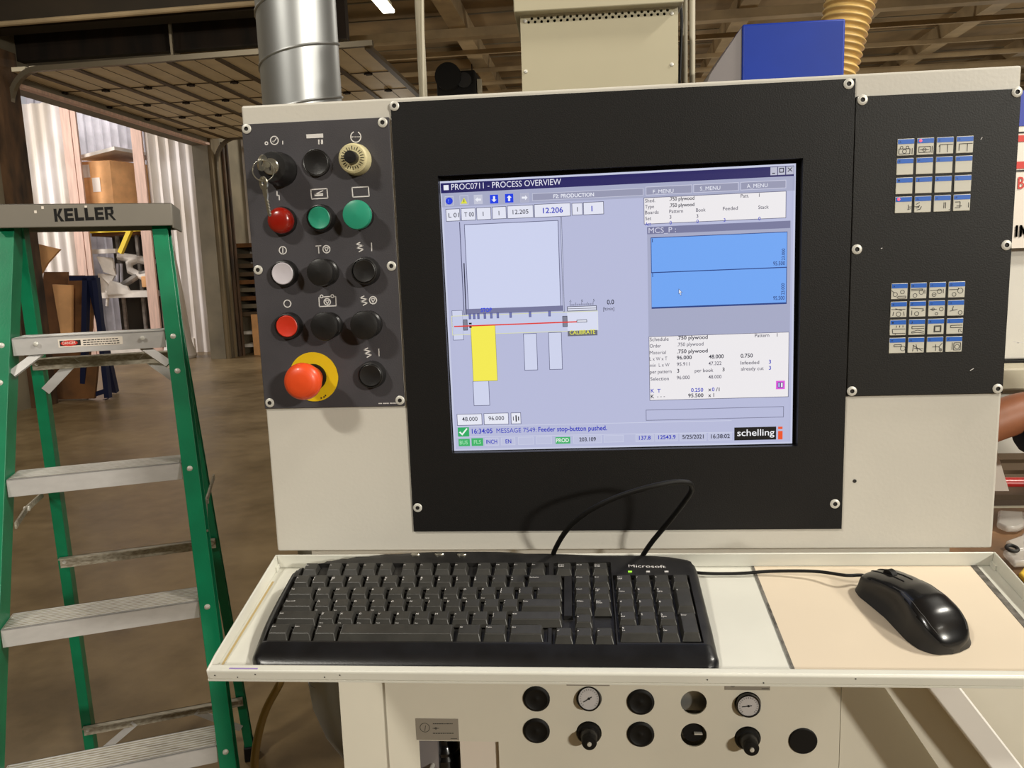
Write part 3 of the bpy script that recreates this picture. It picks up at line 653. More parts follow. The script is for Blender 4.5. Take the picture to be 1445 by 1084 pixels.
# ================================================================= STEPLADDER
LU = V((.92698956, .37508706, 0)); LN = V((-.37508706, .92698956, 0))
LQ = V((-.94462033, 1.72501455, 0)); LC = LQ - LU*.156
LXF = Matrix.Translation(LC) @ Matrix(((LU.x, LN.x, 0, 0), (LU.y, LN.y, 0, 0), (0, 0, 1, 0), (0, 0, 0, 1)))
lad = thing('stepladder', 'green fibreglass stepladder with aluminium steps left of the console', 'ladder', tuple(LC), 0)
def L3(): return MB(LXF)
yf = lambda z: -(1.4225-z)*.32035
wf = lambda z: .1565+.0605*(1.4225-z)
yr = lambda z: .13+.22*(1.66-z)
wr_ = lambda z: .138+.045*(1.66-z)
def rail(name, sgn, wfun, yfun, z0, z1, fl, dep, th=.004, flip=1):
    """C channel: web on the inner side, flanges pointing outward; lofted from z0 to z1"""
    sec = [(0, 0), (fl, 0), (fl, th), (th, th), (th, dep-th), (fl, dep-th), (fl, dep), (0, dep)]
    m = L3(); vs = []
    for z in (z0, z1): vs += [(sgn*(wfun(z)+a), yfun(z)+b, z) for a, b in sec]
    n = len(sec)
    m.add(vs, [(i, (i+1) % n, n+(i+1) % n, n+i) for i in range(n)] + [(0, 1, 2, 3), (0, 3, 4, 7), (4, 5, 6, 7), (n, n+1, n+2, n+3), (n, n+3, n+4, n+7), (n+4, n+5, n+6, n+7)])
    return m.build(name, 'fiberglass_green', lad, smooth=0, bevel=.0012)
for s in (-1, 1):
    rail('front_rail', s, wf, lambda z: yf(z)-.004, .03, 1.675, .034, .072)
    rail('rear_rail', s, wr_, yr, .03, 1.67, .026, .045)
    for fn, wn, d in ((yf, wf, .072), (yr, wr_, .045)):
        L3().box(*sorted((s*(wn(.03)-.004), s*(wn(.03)+.04))), fn(.03)-.01, fn(.03)+d+.006, 0, .05).build('foot', 'rubber_black', lad, bevel=.004)
# cap
m = L3(); ct, cbm = 1.716, 1.664
prof = [(-.327+.156, cbm), (-.318+.156, ct), (.02+.156, ct), (.026+.156, ct-.002), (.034+.156, cbm-.004)]
yc0 = yf(1.66)-.03
m.box(-.176, .192, yc0, yc0+.19, ct-.004, ct)
m.box(-.176, .192, yc0, yc0+.004, cbm, ct); m.box(-.176, .192, yc0+.186, yc0+.19, cbm, ct)
m.box(-.176, -.172, yc0, yc0+.19, cbm, ct); m.box(.189, .193, yc0, yc0+.19, cbm-.006, ct)
m.build('top_cap', 'cap_grey', lad, bevel=.003)
def Lp(px, py, y):                          # pixel onto the ladder-frame plane y
    d = LXF.inverted().to_3x3() @ ray(px, py); o = LXF.inverted() @ CAM
    return o + d*((y-o.y)/d.y)
def ltext(t, px0, py0, px1, py1, y, cap, m_, name, bold=True, parent=lad, italic=0):
    a = Lp(px0, py0, y); b = Lp(px1, py1, y); vs, fs, asp = text_geo(t, bold); mb = L3(); d = b-a; up = V((0, 0, 1))*cap
    mb.add([tuple(a+d*x+up*yy) for x, yy in vs], fs); return mb.build(name, m_, parent, smooth=0)
GL = {'K': [[(0, 0), (.32, 0), (.32, 1), (0, 1)], [(.32, .5), (.60, .5), (1.0, 1), (.62, 1)], [(.32, .5), (.66, 0), (1.05, 0), (.60, .5)]],
 'E': [[(0, 0), (.34, 0), (.34, 1), (0, 1)], [(.34, 0), (1, 0), (1, .24), (.34, .24)], [(.34, .39), (.92, .39), (.92, .61), (.34, .61)], [(.34, .77), (1, .77), (1, 1), (.34, 1)]],
 'L': [[(0, 0), (.36, 0), (.36, 1), (0, 1)], [(.36, 0), (1, 0), (1, .26), (.36, .26)]],
 'R': [[(0, 0), (.32, 0), (.32, 1), (0, 1)], [(.32, .78), (.9, .78), (1, .94), (.94, 1), (.32, 1)], [(.68, .5), (1, .5), (1, .72), (.92, .78), (.68, .78)], [(.32, .38), (.86, .38), (1, .5), (.32, .5)], [(.42, .38), (.74, .38), (1.2, -.06), (.92, -.06)]]}
a = Lp(77.5, 313, yc0-.0006); b = Lp(163, 309.5, yc0-.0006); m = L3(); st_ = (b-a)/6.0
for i, ch in enumerate('KELLER'):
    for pl in GL[ch]: m.prism([tuple(a+st_*(i+x*.88)+V((0, 0, .0285*z))) for x, z in pl], (0, .0005, 0))
m.build('lettering', 'shadow_black', lad, smooth=0)
a = Lp(162, 306, yc0-.0006)
for q in ((60, 293), (50, 299), (121, 292)): 
    s = Lp(*q, yc0-.0004); L3().box(s.x-.0025, s.x+.0025, yc0-.0004, yc0, s.z-.003, s.z+.003).build('paint_fleck', 'sign_white', lad, smooth=0)
# steps
for k in range(5):
    z = 1.4225-.295*k; w = wf(z)-.001; y = yf(z)
    m = L3(); D = .086
    m.box(-w, w, y, y+.0025, z-.039, z); m.box(-w, w, y, y+D, z-.003, z); m.box(-w, w, y+D-.0025, y+D, z-.028, z)
    for r in range(9): m.box(-w+.004, w-.004, y+.006+r*.009, y+.009+r*.009, z, z+.0012)
    st = m.build('step', 'aluminium', lad, smooth=0, bevel=.0008)
    m = L3(); m.box(-w+.002, w-.002, y+.004, y+D-.004, z+.0004, z+.0007); m.build('worn_tread', 'aluminium_worn', st, smooth=0)
    for s in (-1, 1):
        xx = s*(wf(z)+.017)
        m = L3(); m.lathe((xx, yf(z-.012)-.004, z-.014), (0, -1, 0), [(.0065, 0), (.006, .002), (.002, .004)], 14); m.build('rivet', 'screw_steel', lad)
        m = L3(); m.beam((s*(w-.055 if k else w-.06), y+.03, z-.036), (s*(w-.004), y+.022, z-.036-.05), .022, .003, up=(0, 1, 0)); 
        if k in (4,): m.build('step_brace', 'aluminium', lad, smooth=0)
# long braces under the top step
for s in (-1, 1):
    m = L3(); z = 1.4225; m.beam((s*.105, yf(z)+.012, z-.035), (s*(wf(1.345)-.002), yf(1.345)+.012, 1.345), .006, .018, up=(1, 0, 0)); m.build('step_brace', 'aluminium', lad, smooth=0)
    m = L3(); m.lathe((s*(wf(1.34)+.017), yf(1.33)-.004, 1.33), (0, -1, 0), [(.0065, 0), (.006, .002), (.002, .004)], 14); m.build('rivet', 'screw_steel', lad)
    m = L3(); m.lathe((s*.108, yf(1.41)-.0, 1.408), (0, -1, 0), [(.005, 0), (.005, .002), (.002, .003)], 12); m.build('rivet', 'screw_steel', lad)
    m = L3(); m.beam((s*.075, yr(1.35)-.005, 1.352), (s*wr_(1.29), yr(1.27)-.004, 1.275), .022, .003, up=(0, 1, 0)); m.build('rear_brace', 'aluminium', lad, smooth=0)
# rear horizontals
for z in (1.36, .81, .25):
    w = wr_(z)+.02; y = yr(z)
    m = L3(); m.box(-w, w, y-.004, y-.001, z-.03, z); m.box(-w, w, y-.02, y-.001, z-.003, z); m.build('rear_bar', 'aluminium_worn', lad, smooth=0)
    for s in (-1, 1): m = L3(); m.lathe((s*(w-.01), y-.004, z-.015), (0, -1, 0), [(.005, 0), (.004, .002)], 12); m.build('rivet', 'screw_steel', lad)
for s in (-1, 1):
    z = .25; m = L3(); m.beam((s*.085, yr(z)-.004, z-.02), (s*(wr_(.12)), yr(.12)-.004, .13), .02, .003, up=(0, 1, 0)); m.build('rear_brace', 'aluminium', lad, smooth=0)
# spreaders
def lz(px, py, z, fn):
    """point on the sloping plane y = fn(z) that the pixel shows"""
    d = LXF.inverted().to_3x3() @ ray(px, py); o = LXF.inverted() @ CAM; k = fn(1.0)-fn(0.0)
    return o+d*((fn(0.0)+k*o.z-o.y)/(d.y-k*d.z))
def spreader(pf, pm, pr):
    a = lz(*pf, 0, lambda z: yf(z)+.065); b = lz(*pr, 0, yr); mid = lz(*pm, 0, lambda z: (yf(z)+.065)*.5+yr(z)*.5)
    for p, q in ((a, mid), (mid, b)):
        m = L3(); m.beam(p, q, .004, .014, up=(0, 0, 1)); m.build('spreader_arm', 'aluminium_worn', lad, smooth=0)
    m = L3(); m.cyl(mid-V((.006, 0, 0)), mid+V((.006, 0, 0)), .006, n=10); m.build('spreader_pin', 'screw_steel', lad)
spreader((293, 752), (291, 708), (302, 672)); spreader((22, 742), (38, 718), (60, 698))
# warning label on the first step
yl = yf(1.40)-.0145+.007
a = Lp(83, 492, yf(1.4225)-.0006); b = Lp(172.5, 474, yf(1.4225)-.0006)
yy = yf(1.4225)
wl_ = L3().box(a.x, b.x, yy-.0006, yy, a.z+.002, b.z-.001).build('warning_label', 'sign_white', lad, smooth=0)
L3().box(a.x+.003, a.x+.045, yy-.0009, yy-.0006, a.z+.005, b.z-.004).build('black_field', 'ink', wl_, smooth=0)
m = L3(); el = [(a.x+.022+.017*cos(2*pi*i/24), yy-.0009, (a.z+b.z)/2+.0005+.0065*sin(2*pi*i/24)) for i in range(24)]; m.prism(el, (0, -.0003, 0)); m.build('red_oval', 'sign_red', wl_, smooth=0)
vs, fs, asp = text_geo('DANGER', True); m = L3(); m.add([(a.x+.009+.026*x, yy-.0014, (a.z+b.z)/2-.002+.006*y) for x, y in vs], fs); m.build('danger_lettering', 'sign_white', wl_, smooth=0)
m = L3()
for r in range(3):
    x = a.x+.05
    while x < b.x-.012:
        w = random.uniform(.003, .008); m.box(x, x+w, yy-.0009, yy-.0006, b.z-.0065-r*.005, b.z-.0045-r*.005); x += w+.0015
m.build('small_print', 'ink', wl_, smooth=0, kind='stuff')

# ================================================================= CONTROL CONSOLE
YC = .85
HX0, HX1, HZ0, HZ1 = -.3555, .4560, 1.2164, 1.7242
con = thing('control_console', 'cream machine control console with black plates, screen and buttons', 'control panel', ((HX0+HX1)/2, .97, HZ0))
hs = plate_holes(HX0, HX1, HZ0, HZ1, YC+.003, .02, [[(-.145, 1.33), (.245, 1.33), (.245, 1.645), (-.145, 1.645)]])
hs.build('face_sheet', 'cream_enamel', con, smooth=0, bevel=.0025, seg=3)
m = MB(); d0 = YC+.0225
m.box(HX0, HX0+.003, d0, YC+.22, HZ0, HZ1); m.box(HX1-.003, HX1, d0, YC+.22, HZ0, HZ1); m.box(HX0, HX1, d0, YC+.22, HZ1-.003, HZ1)
m.box(HX0, HX1, YC+.217, YC+.22, HZ0, HZ1); m.box(HX0, HX1, d0, YC+.22, HZ0, HZ0+.003)
m.build('housing_shell', 'cream_enamel', con)
MB().box(HX0+.03, HX1-.03, .885, 1.06, 1.165, HZ0).build('neck', 'cream_enamel', con)
# plates
MZ0, MZ1 = 1.2405, 1.7189
cut = [(P(*q, YC).x, P(*q, YC).z) for q in ((638, 640), (1125.5, 630), (1133.5, 223), (617.5, 248))]
plate_holes(-.1893, .2929, MZ0, MZ1, YC, .003, [cut]).build('monitor_plate', 'black_plate', con, smooth=0)
MB().box(-.3553, -.1920, YC, YC+.003, 1.3889, 1.7041).build('button_plate', 'charcoal_plate', con, bevel=.0006)
MB().box(.2939, .4553, YC, YC+.003, 1.3900, 1.7012).build('keypad_plate', 'dark_plate', con, bevel=.0006)
# screws
def screw(px, py, r=.0052):
    p = P(px, py, YC); m = MB()
    m.lathe((p.x, YC, p.z), (0, -1, 0), [(r, 0), (r, .0008), (r*.8, .0014), (r*.45, .0014), (r*.42, .0002), (.0003, .0002)], 24, mats=[0, 0, 0, 1, 1, 1])
    m.build('screw', ['screw_steel', 'socket_dark'], con)
for q in ((348, 182), (540, 173), (364.5, 381), (552.5, 375.5), (381, 568.5), (564.5, 565),
          (556.5, 149.5), (1197.5, 118.5), (589.5, 716.5), (1178, 711),
          (1217, 141), (1435, 130), (1209, 352), (1420, 346), (1202, 552), (1407.5, 548.5)): screw(*q)
MB().lathe(tuple(P(1206, 679, YC+.003)), (0, -1, 0), [(.0022, 0), (.0018, .0008)], 10).build('pin_hole', 'socket_dark', con)

# ---- screen
S0 = P(880, 432, YC+.010)
tilt = radians(.42)
YSC = YC+.010
SX = V((cos(tilt), 0, sin(tilt))); SZ = V((-sin(tilt), 0, cos(tilt)))
class UI(MB):
    def __init__(s): super().__init__(); s.n = 0
    def uv(s, p):
        q = P(p[0], p[1], YSC)-S0; return q.dot(SX), q.dot(SZ)
    def xyz(s, u, v, layer): return S0+SX*u+SZ*v+V((0, -layer*.00012, 0))
    def poly(s, uvs, c, layer): s.add([s.xyz(u, v, layer) for u, v in uvs], [tuple(range(len(uvs)))], 0, lin(c))
    def rect(s, a, b, c, layer=1, ol=None, w=.0006):
        x0, y0 = s.uv(a); x1, y1 = s.uv(b)
        s.poly([(x0, y1), (x1, y1), (x1, y0), (x0, y0)], c, layer)
        if ol: s.outline(x0, x1, y1, y0, ol, layer+.5, w)
    def outline(s, x0, x1, y0, y1, c, layer, w=.0006):
        for r in ((x0, x1, y1-w, y1), (x0, x1, y0, y0+w), (x0, x0+w, y0, y1), (x1-w, x1, y0, y1)):
            s.poly([(r[0], r[2]), (r[1], r[2]), (r[1], r[3]), (r[0], r[3])], c, layer)
    def line(s, a, b, c, layer=3, w=.0007):
        p = V(s.uv(a)); q = V(s.uv(b)); d = (q-p).normalized(); n = V((-d.y, d.x))*w/2
        s.poly([tuple(p-n), tuple(q-n), tuple(q+n), tuple(p+n)], c, layer)
    def fillp(s, pts, c, layer=3): s.poly([s.uv(p) for p in pts], c, layer)
    def text(s, t, p, x1, c, cap=.0026, layer=5, bold=False, vert=False):
        cap *= 1.08
        vs, fs, asp = text_geo(t, 2 if bold else 1); u0, v0 = s.uv(p)
        if vert:
            u1, v1 = s.uv((p[0], x1)); L = abs(v1-v0)
            s.add([s.xyz(u0-cap*y, v0+L*x, layer) for x, y in vs], fs, 0, lin(c)); return
        u1, _ = s.uv((x1, p[1]))
        if len(t) == 1: u1 = u0+asp*cap
        s.add([s.xyz(u0+(u1-u0)*x, v0+cap*y, layer) for x, y in vs], fs, 0, lin(c))
def suv(p):
    q = P(p[0], p[1], YSC)-S0; return q.dot(SX), q.dot(SZ)
_c = [suv(p) for p in ((621.2, 256.4), (1122.2, 230.3), (1118.7, 626), (640.5, 636.2))]
UB = ((_c[0][0]+_c[3][0])/2, (_c[1][0]+_c[2][0])/2, (_c[2][1]+_c[3][1])/2, (_c[0][1]+_c[1][1])/2)
b1 = plate_holes(-.2, .2, -.165, .165, 0, .004, [[(UB[0]-.0006, UB[2]-.0006), (UB[1]+.0006, UB[2]-.0006), (UB[1]+.0006, UB[3]+.0006), (UB[0]-.0006, UB[3]+.0006)]], Matrix.Translation(V((S0.x, YSC-.001, S0.z))) @ Matrix.Rotation(-tilt, 4, 'Y'))
b1.build('screen_bezel', 'black_gloss', con, smooth=0)
cutin = [V((a, YC+.003, b)) for a, b in cut]
m = MB()
for i in range(4):
    a, b = cutin[i], cutin[(i+1) % 4]; m.prism([a, b, b+V((0, .012, 0)), a+V((0, .012, 0))], ((a+b)/2-V((S0.x, YC, S0.z))).normalized()*.002)
m.build('recess_edge', 'black_plastic', con, smooth=0)
ui = UI()
TL, TR, BR_, BL = (621.2, 256.4), (1122.2, 230.3), (1118.7, 626), (640.5, 636.2)
u0 = (ui.uv(TL)[0]+ui.uv(BL)[0])/2; u1 = (ui.uv(TR)[0]+ui.uv(BR_)[0])/2; v1 = (ui.uv(TL)[1]+ui.uv(TR)[1])/2; v0 = (ui.uv(BL)[1]+ui.uv(BR_)[1])/2
BGC = (184, 188, 219)
ui.poly([(u0, v0), (u1, v0), (u1, v1), (u0, v1)], (200, 204, 228), 0)
ui.poly([(u0+.002, v0+.002), (u1-.002, v0+.002), (u1-.002, v1-.002), (u0+.002, v1-.002)], BGC, .5)
A2 = Zt(610, 220, 5.352); A3 = Zt(870, 220, 5.352); A4 = Zt(610, 420, 4.926); A5 = Zt(870, 420, 4.926)
NAVY = (34, 30, 96); WHT = (236, 238, 248); BLK = (40, 42, 60); BLU = (50, 60, 190); GRY = (150, 152, 178)
ui.rect(A2(62, 208), A3(1340, 152), NAVY, 1)
ui.rect(A2(70, 285), A3(1345, 262), (166, 170, 198), 1)
ui.rect(A2(85, 222), A2(125, 258), WHT, 3); ui.text('PROC0711 - PROCESS OVERVIEW', A2(145, 258), A2(975, 220)[0], (232, 232, 245), .0058, bold=True)
for x0, x1, g in ((1162, 1213, '_'), (1219, 1273, 'o'), (1281, 1337, 'x')):
    yo = (1337-x0)*.05; ui.rect(A3(x0, 78+yo), A3(x1, 136+yo), (188, 190, 208), 3)
ui.line(A3(1174, 133), A3(1196, 132), BLK, 5, .001)
x0, y0 = ui.uv(A3(1228, 92)); x1, y1 = ui.uv(A3(1263, 126)); ui.outline(x0, x1, y1, y0, BLK, 5, .0009)
ui.line(A3(1293, 90), A3(1325, 118), BLK, 5, .0008); ui.line(A3(1293, 120), A3(1325, 88), BLK, 5, .0008)
# toolbar icons
def ring2(cx, cy, r, n=20): return [(cx+r*cos(2*pi*i/n), cy+r*sin(2*pi*i/n)) for i in range(n)]
for cx, cy in ((128, 340), (240, 334), (347, 329), (467, 327), (581, 320), (698, 316)):
    x0, y0 = ui.uv(A2(cx-34, cy-33)); x1, y1 = ui.uv(A2(cx+34, cy+33)); ui.outline(x0, x1, y1, y0, (205, 208, 226), 2, .0005)
ui.fillp([A2(*p) for p in ring2(128, 341, 27)], (30, 60, 220)); ui.text('?', A2(120, 352), A2(137, 352)[0], (120, 160, 255), .0030)
ui.fillp([A2(*p) for p in ((240, 316), (266, 360), (214, 362))], (226, 226, 70)); ui.line(A2(240, 328), A2(240, 350), BLK, 5, .0007)
for cx, cy, c, k in ((347, 331, (196, 198, 216), 'l'), (467, 327, (24, 62, 226), 'd'), (581, 320, (24, 62, 226), 'u'), (698, 316, (176, 178, 200), 'r')):
    ui.rect(A2(cx-33, cy-32), A2(cx+33, cy+32), c, 3)
    sh = [(-26, 0), (-4, -22), (-4, -9), (26, -9), (26, 9), (-4, 9), (-4, 22)]
    f_ = {'l': lambda x, y: (x, y), 'r': lambda x, y: (-x, y), 'd': lambda x, y: (y, -x), 'u': lambda x, y: (y, x)}[k]
    ui.fillp([A2(cx+f_(x*.85, y*.85)[0], cy+f_(x*.85, y*.85)[1]) for x, y in sh], WHT, 5)
ui.rect(A2(754, 284), A3(203, 300), GRY, 3, (196, 198, 218)); ui.text('F2: PRODUCTION', A2(915, 320), A2(1222, 310)[0], WHT, .0036, bold=True)
for (xa_, ya_, xb_, yb_, t, p, q) in ((220, 234, 570, 282, 'F_MENU', (275, 285), 430), (580, 216, 922, 264, 'S_MENU', (630, 262), 783), (935, 198, 1280, 244, 'A_MENU', (983, 243), 1140)):
    ui.rect(A3(xa_, ya_), A3(xb_, yb_), GRY, 3, (205, 206, 226)); ui.text(t, A3(*p), A3(q, 0)[0], WHT, .0036, bold=True)
for x0, x1, t, ta, tb_, c in ((100, 213, 'L 01', 124, 203, BLK), (215, 330, 'T 00', 243, 316, BLK), (332, 447, '1', 383, 397, BLK), (449, 562, '1', 502, 515, BLK),
                             (564, 766, '12.205', 608, 727, BLK), (768, 1046, '12.206', 836, 988, BLU), (1052, 1137, '1', 1094, 1105, BLK), (1139, 1297, '1', 1202, 1218, BLU)):
    xm = (x0+x1)/2; yt = 405-(xm-100)*.0485; ui.rect(A2(x0, yt), A2(x1, yt+90), (228, 230, 244), 3, (84, 86, 110))
    big = c == BLU; ui.text(t, A2(ta, yt+(64 if not big else 68)), A2(tb_, 0)[0], c, .0052 if big else .0044, bold=big)
# top right info
CREAM = (238, 235, 238)
ui.rect(A3(204, 316), A3(1280, 470), CREAM, 3, (90, 90, 120))
DK = (74, 72, 92)
for t, x, y, xe, c, b in (('Shed.', 215, 353, 292, DK, 0), ('.750 plywood', 398, 340, 587, BLK, 1), ('Type', 215, 398, 283, DK, 0), ('.750 plywood', 398, 388, 587, BLK, 1), ('Boards', 215, 442, 318, DK, 0), ('Pattern', 398, 433, 502, DK, 0),
        ('Book', 600, 423, 672, DK, 0), ('Feeded', 803, 412, 915, DK, 0), ('Stack', 1070, 402, 1149, DK, 0), ('Set', 217, 487, 262, DK, 0), ('3', 400, 475, 415, DK, 0), ('3', 603, 468, 618, DK, 0),
        ('Patt.', 937, 316, 999, DK, 0), ('1', 1075, 310, 1086, DK, 0), ('Act', 217, 528, 258, BLU, 0), ('0', 400, 518, 416, BLU, 0), ('0', 603, 508, 618, BLU, 0), ('3', 808, 498, 822, BLU, 0), ('0', 1070, 487, 1085, BLU, 0)):
    ui.text(t, A3(x, y), A3(xe, 0)[0], c, .0034, bold=bool(b))
# MCS panel
ui.rect(A3(230, 538), A5(1203, 236), (166, 170, 198), 6.5)
ui.rect(A3(230, 538), A3(1310, 545), (118, 120, 156), 7); ui.text('MCS_P :', A3(242, 585), A3(448, 0)[0], (214, 214, 232), .0052, layer=9)
ui.rect(A3(257, 617), A5(1181, 44), (30, 60, 130), 7); ui.rect(A3(262, 622), A3(1283, 838), (112, 166, 244), 8); ui.rect(A3(262, 886), A5(1176, 33), (112, 166, 244), 8)
DB = (24, 44, 110)
for t, p, xe in (('1', A3(268, 654), A3(279, 0)[0]), ('1', A3(270, 915), A3(281, 0)[0]), ('95.500', A3(1181, 828), A3(1270, 0)[0]), ('95.500', A5(1087, 17), A5(1166, 0)[0])): ui.text(t, p, xe, DB, .0038, layer=9)
ui.text('23.000', A3(1270, 788), A3(0, 700)[1], DB, .0032, layer=9, vert=True); ui.text('23.000', A3(1266, 1048), A3(0, 962)[1], DB, .0032, layer=9, vert=True)
ui.fillp([A3(*p) for p in ((468, 1002), (497, 1034), (483, 1034), (490, 1052), (483, 1055), (477, 1038), (468, 1046))], (60, 60, 90), 9)
ui.fillp([A3(*p) for p in ((471, 1008), (491, 1031), (480, 1031), (487, 1049), (483, 1050), (476, 1034), (471, 1040))], WHT, 10)
# lower info
ui.rect(A5(223, 270), A5(1194, 690), CREAM, 7, (96, 96, 120))
for t, x, y, xe, c, b in (('Schedule', 230, 303, 362, DK, 0), ('.750 plywood', 420, 293, 633, BLK, 1), ('Order', 230, 348, 308, DK, 0), ('.750 plywood', 420, 338, 603, DK, 0), ('Material', 230, 395, 343, DK, 0), ('.750 plywood', 420, 387, 633, BLK, 1),
        ('L x W x T', 230, 438, 352, DK, 0), ('96.000', 418, 430, 522, BLK, 1), ('48.000', 640, 423, 744, BLK, 1), ('0.750', 861, 417, 946, BLK, 1), ('min  L x W', 232, 482, 368, DK, 0), ('95.911', 418, 475, 507, DK, 0), ('47.322', 638, 470, 728, DK, 0),
        ('Infeeded', 861, 465, 990, DK, 0), ('3', 1057, 458, 1072, BLU, 1), ('per pattern', 232, 528, 382, DK, 0), ('3', 420, 521, 438, BLK, 1), ('per book', 543, 519, 672, DK, 0), ('3', 735, 512, 752, BLK, 1), ('already cut', 863, 507, 1021, DK, 0), ('3', 1057, 501, 1072, BLU, 1),
        ('Selection', 235, 577, 363, DK, 0), ('96.000', 418, 568, 508, DK, 0), ('48.000', 638, 563, 728, DK, 0), ('K', 238, 660, 256, BLU, 1), ('T', 283, 660, 298, BLU, 1), ('0.250', 517, 655, 602, BLU, 1), ('x', 636, 650, 649, BLK, 1), ('0', 662, 650, 679, BLU, 1), ('/1', 690, 650, 715, BLK, 1),
        ('K', 238, 699, 257, BLK, 1), ('- - -', 281, 697, 336, BLK, 0), ('95.500', 497, 693, 603, BLK, 1), ('x 1', 636, 690, 677, BLK, 1), ('Pattern', 960, 276, 1060, DK, 0), ('1', 1113, 271, 1124, BLK, 0)):
    ui.text(t, A5(x, y), A5(xe, 0)[0], c, .0038 if b else .0036, layer=9, bold=bool(b))
ui.rect(A5(1107, 578), A5(1168, 635), (222, 90, 220), 9); ui.rect(A5(1119, 588), A5(1136, 624), (190, 200, 250), 10, DB); ui.rect(A5(1138, 588), A5(1156, 624), (250, 250, 255), 10, DB)
x0, y0 = ui.uv(A5(203, 780)); x1, y1 = ui.uv(A5(1162, 832)); ui.outline(x0, x1, y1, y0, (120, 122, 150), 3, .0007)
# machine picture
LB = (208, 213, 238); EDG = (86, 88, 120)
ui.rect(A2(203, 500), A4(225, 122), LB, 2, EDG, .0005); ui.rect(A2(966, 463), A4(920, 100), LB, 2, EDG, .0005)
ui.rect(A2(240, 518), A4(895, 66), (206, 212, 240), 3, EDG, .0007); ui.line(A2(240, 810), A4(236, 120), (30, 34, 60), 5, .0012)
ui.rect(A4(236, 80), A4(912, 92), (118, 120, 156), 5); ui.text('STOP', A4(338, 100), A4(415, 0)[0], (30, 60, 230), .004, layer=7, bold=True)
for x in (262, 292, 321, 366, 411, 456, 545, 680, 815):
    y = 112-(x-262)*.036; ui.rect(A4(x-9, y), A4(x+9, y+38), (112, 118, 176), 6, (60, 64, 120), .0004)
ui.rect(A4(135, 90), A4(220, 295), LB, 2, EDG, .0005); ui.rect(A4(935, 100), A4(1155, 226), (216, 220, 242), 2)
ui.rect(A4(133, 128), A4(1152, 228), (198, 204, 232), 2.5, (226, 228, 150), .0005); ui.rect(A4(937, 104), A4(1152, 224), (218, 222, 242), 3)
ui.rect(A4(213, 153), A4(248, 228), (128, 130, 148), 6, (60, 60, 80)); ui.rect(A4(904, 128), A4(941, 203), (128, 130, 148), 6, (60, 60, 80))
ui.line(A4(152, 201), A4(1005, 168), (226, 60, 50), 7, .0014); ui.rect(A4(1003, 155), A4(1076, 171), (230, 232, 244), 7, BLK)
ui.rect(A4(255, 175), A4(275, 186), (20, 20, 26), 8); ui.rect(A4(258, 199), A4(275, 210), (20, 20, 26), 8)
ui.rect(A4(266, 196), A4(455, 578), (246, 236, 84), 6, (140, 136, 70), .0004)
ui.rect(A4(281, 580), A4(402, 750), LB, 5, EDG); ui.rect(A4(632, 250), A4(735, 504), LB, 5, EDG); ui.rect(A4(806, 242), A4(907, 499), LB, 5, EDG)
ui.rect(A4(941, 232), A4(1148, 262), (104, 104, 118), 6); ui.text('CALIBRATE', A4(955, 257), A4(1133, 0)[0], (226, 226, 80), .0043, layer=8, bold=True)
ui.rect(A4(937, 62), A4(1143, 88), (222, 225, 242), 6, BLK); ui.line(A4(940, 78), A4(1140, 72), BLK, 8, .0005)
for i in range(21): ui.line(A4(958+i*8, 58-i*.4), A4(958+i*8, (46 if i % 5 else 36)-i*.4), BLK, 6, .0004)
for t, x in (('-5', 952), ('0', 1036), ('5', 1118)): ui.text(t, A4(x, 33-(x-952)*.04), A4(x+14, 0)[0], BLK, .0024, layer=6)
ui.text('0.0', A4(1214, 47), A4(1264, 0)[0], BLK, .0046, bold=True); ui.text('[ft/min]', A4(1188, 90), A4(1264, 0)[0], DK, .0032)
for x0, y0, x1, y1, t, ta, tb_ in ((170, 810, 349, 886, '48.000', 208, 316), (357, 804, 533, 881, '96.000', 392, 500)):
    ui.rect(A4(x0, y0), A4(x1, y1), (232, 234, 246), 3, EDG); ui.text(t, A4(ta, (y0+y1)/2+11), A4(tb_, 0)[0], BLK, .0044)
ui.rect(A4(545, 800), A4(619, 878), (232, 234, 246), 3, EDG)
for x, w, h in ((561, 6, 14), (578, 10, 22), (596, 8, 14)): ui.rect(A4(x, 840-h), A4(x+w, 840+h), (16, 16, 20), 5)
ui.line(A4(165, 897), A5(800, 855), (206, 210, 232), 3, .0006); ui.line(A4(170, 970), A5(815, 935), (206, 210, 232), 3, .0006)
ui.rect(A4(177, 903), A4(258, 965), (46, 172, 100), 5)
ui.fillp([A4(*p) for p in ((186, 936), (196, 930), (208, 944), (238, 906), (246, 912), (210, 958))], (240, 248, 244), 7)
MB_ = (40, 50, 186)
ui.text('16:34:05', A4(276, 945), A4(420, 0)[0], MB_, .0050, bold=True); ui.text('MESSAGE 7549:', A4(447, 941), A4(725, 0)[0], MB_, .0050, bold=True); ui.text('Feeder stop-button pushed.', A4(738, 932), A4(1215, 0)[0], MB_, .0050, bold=True)
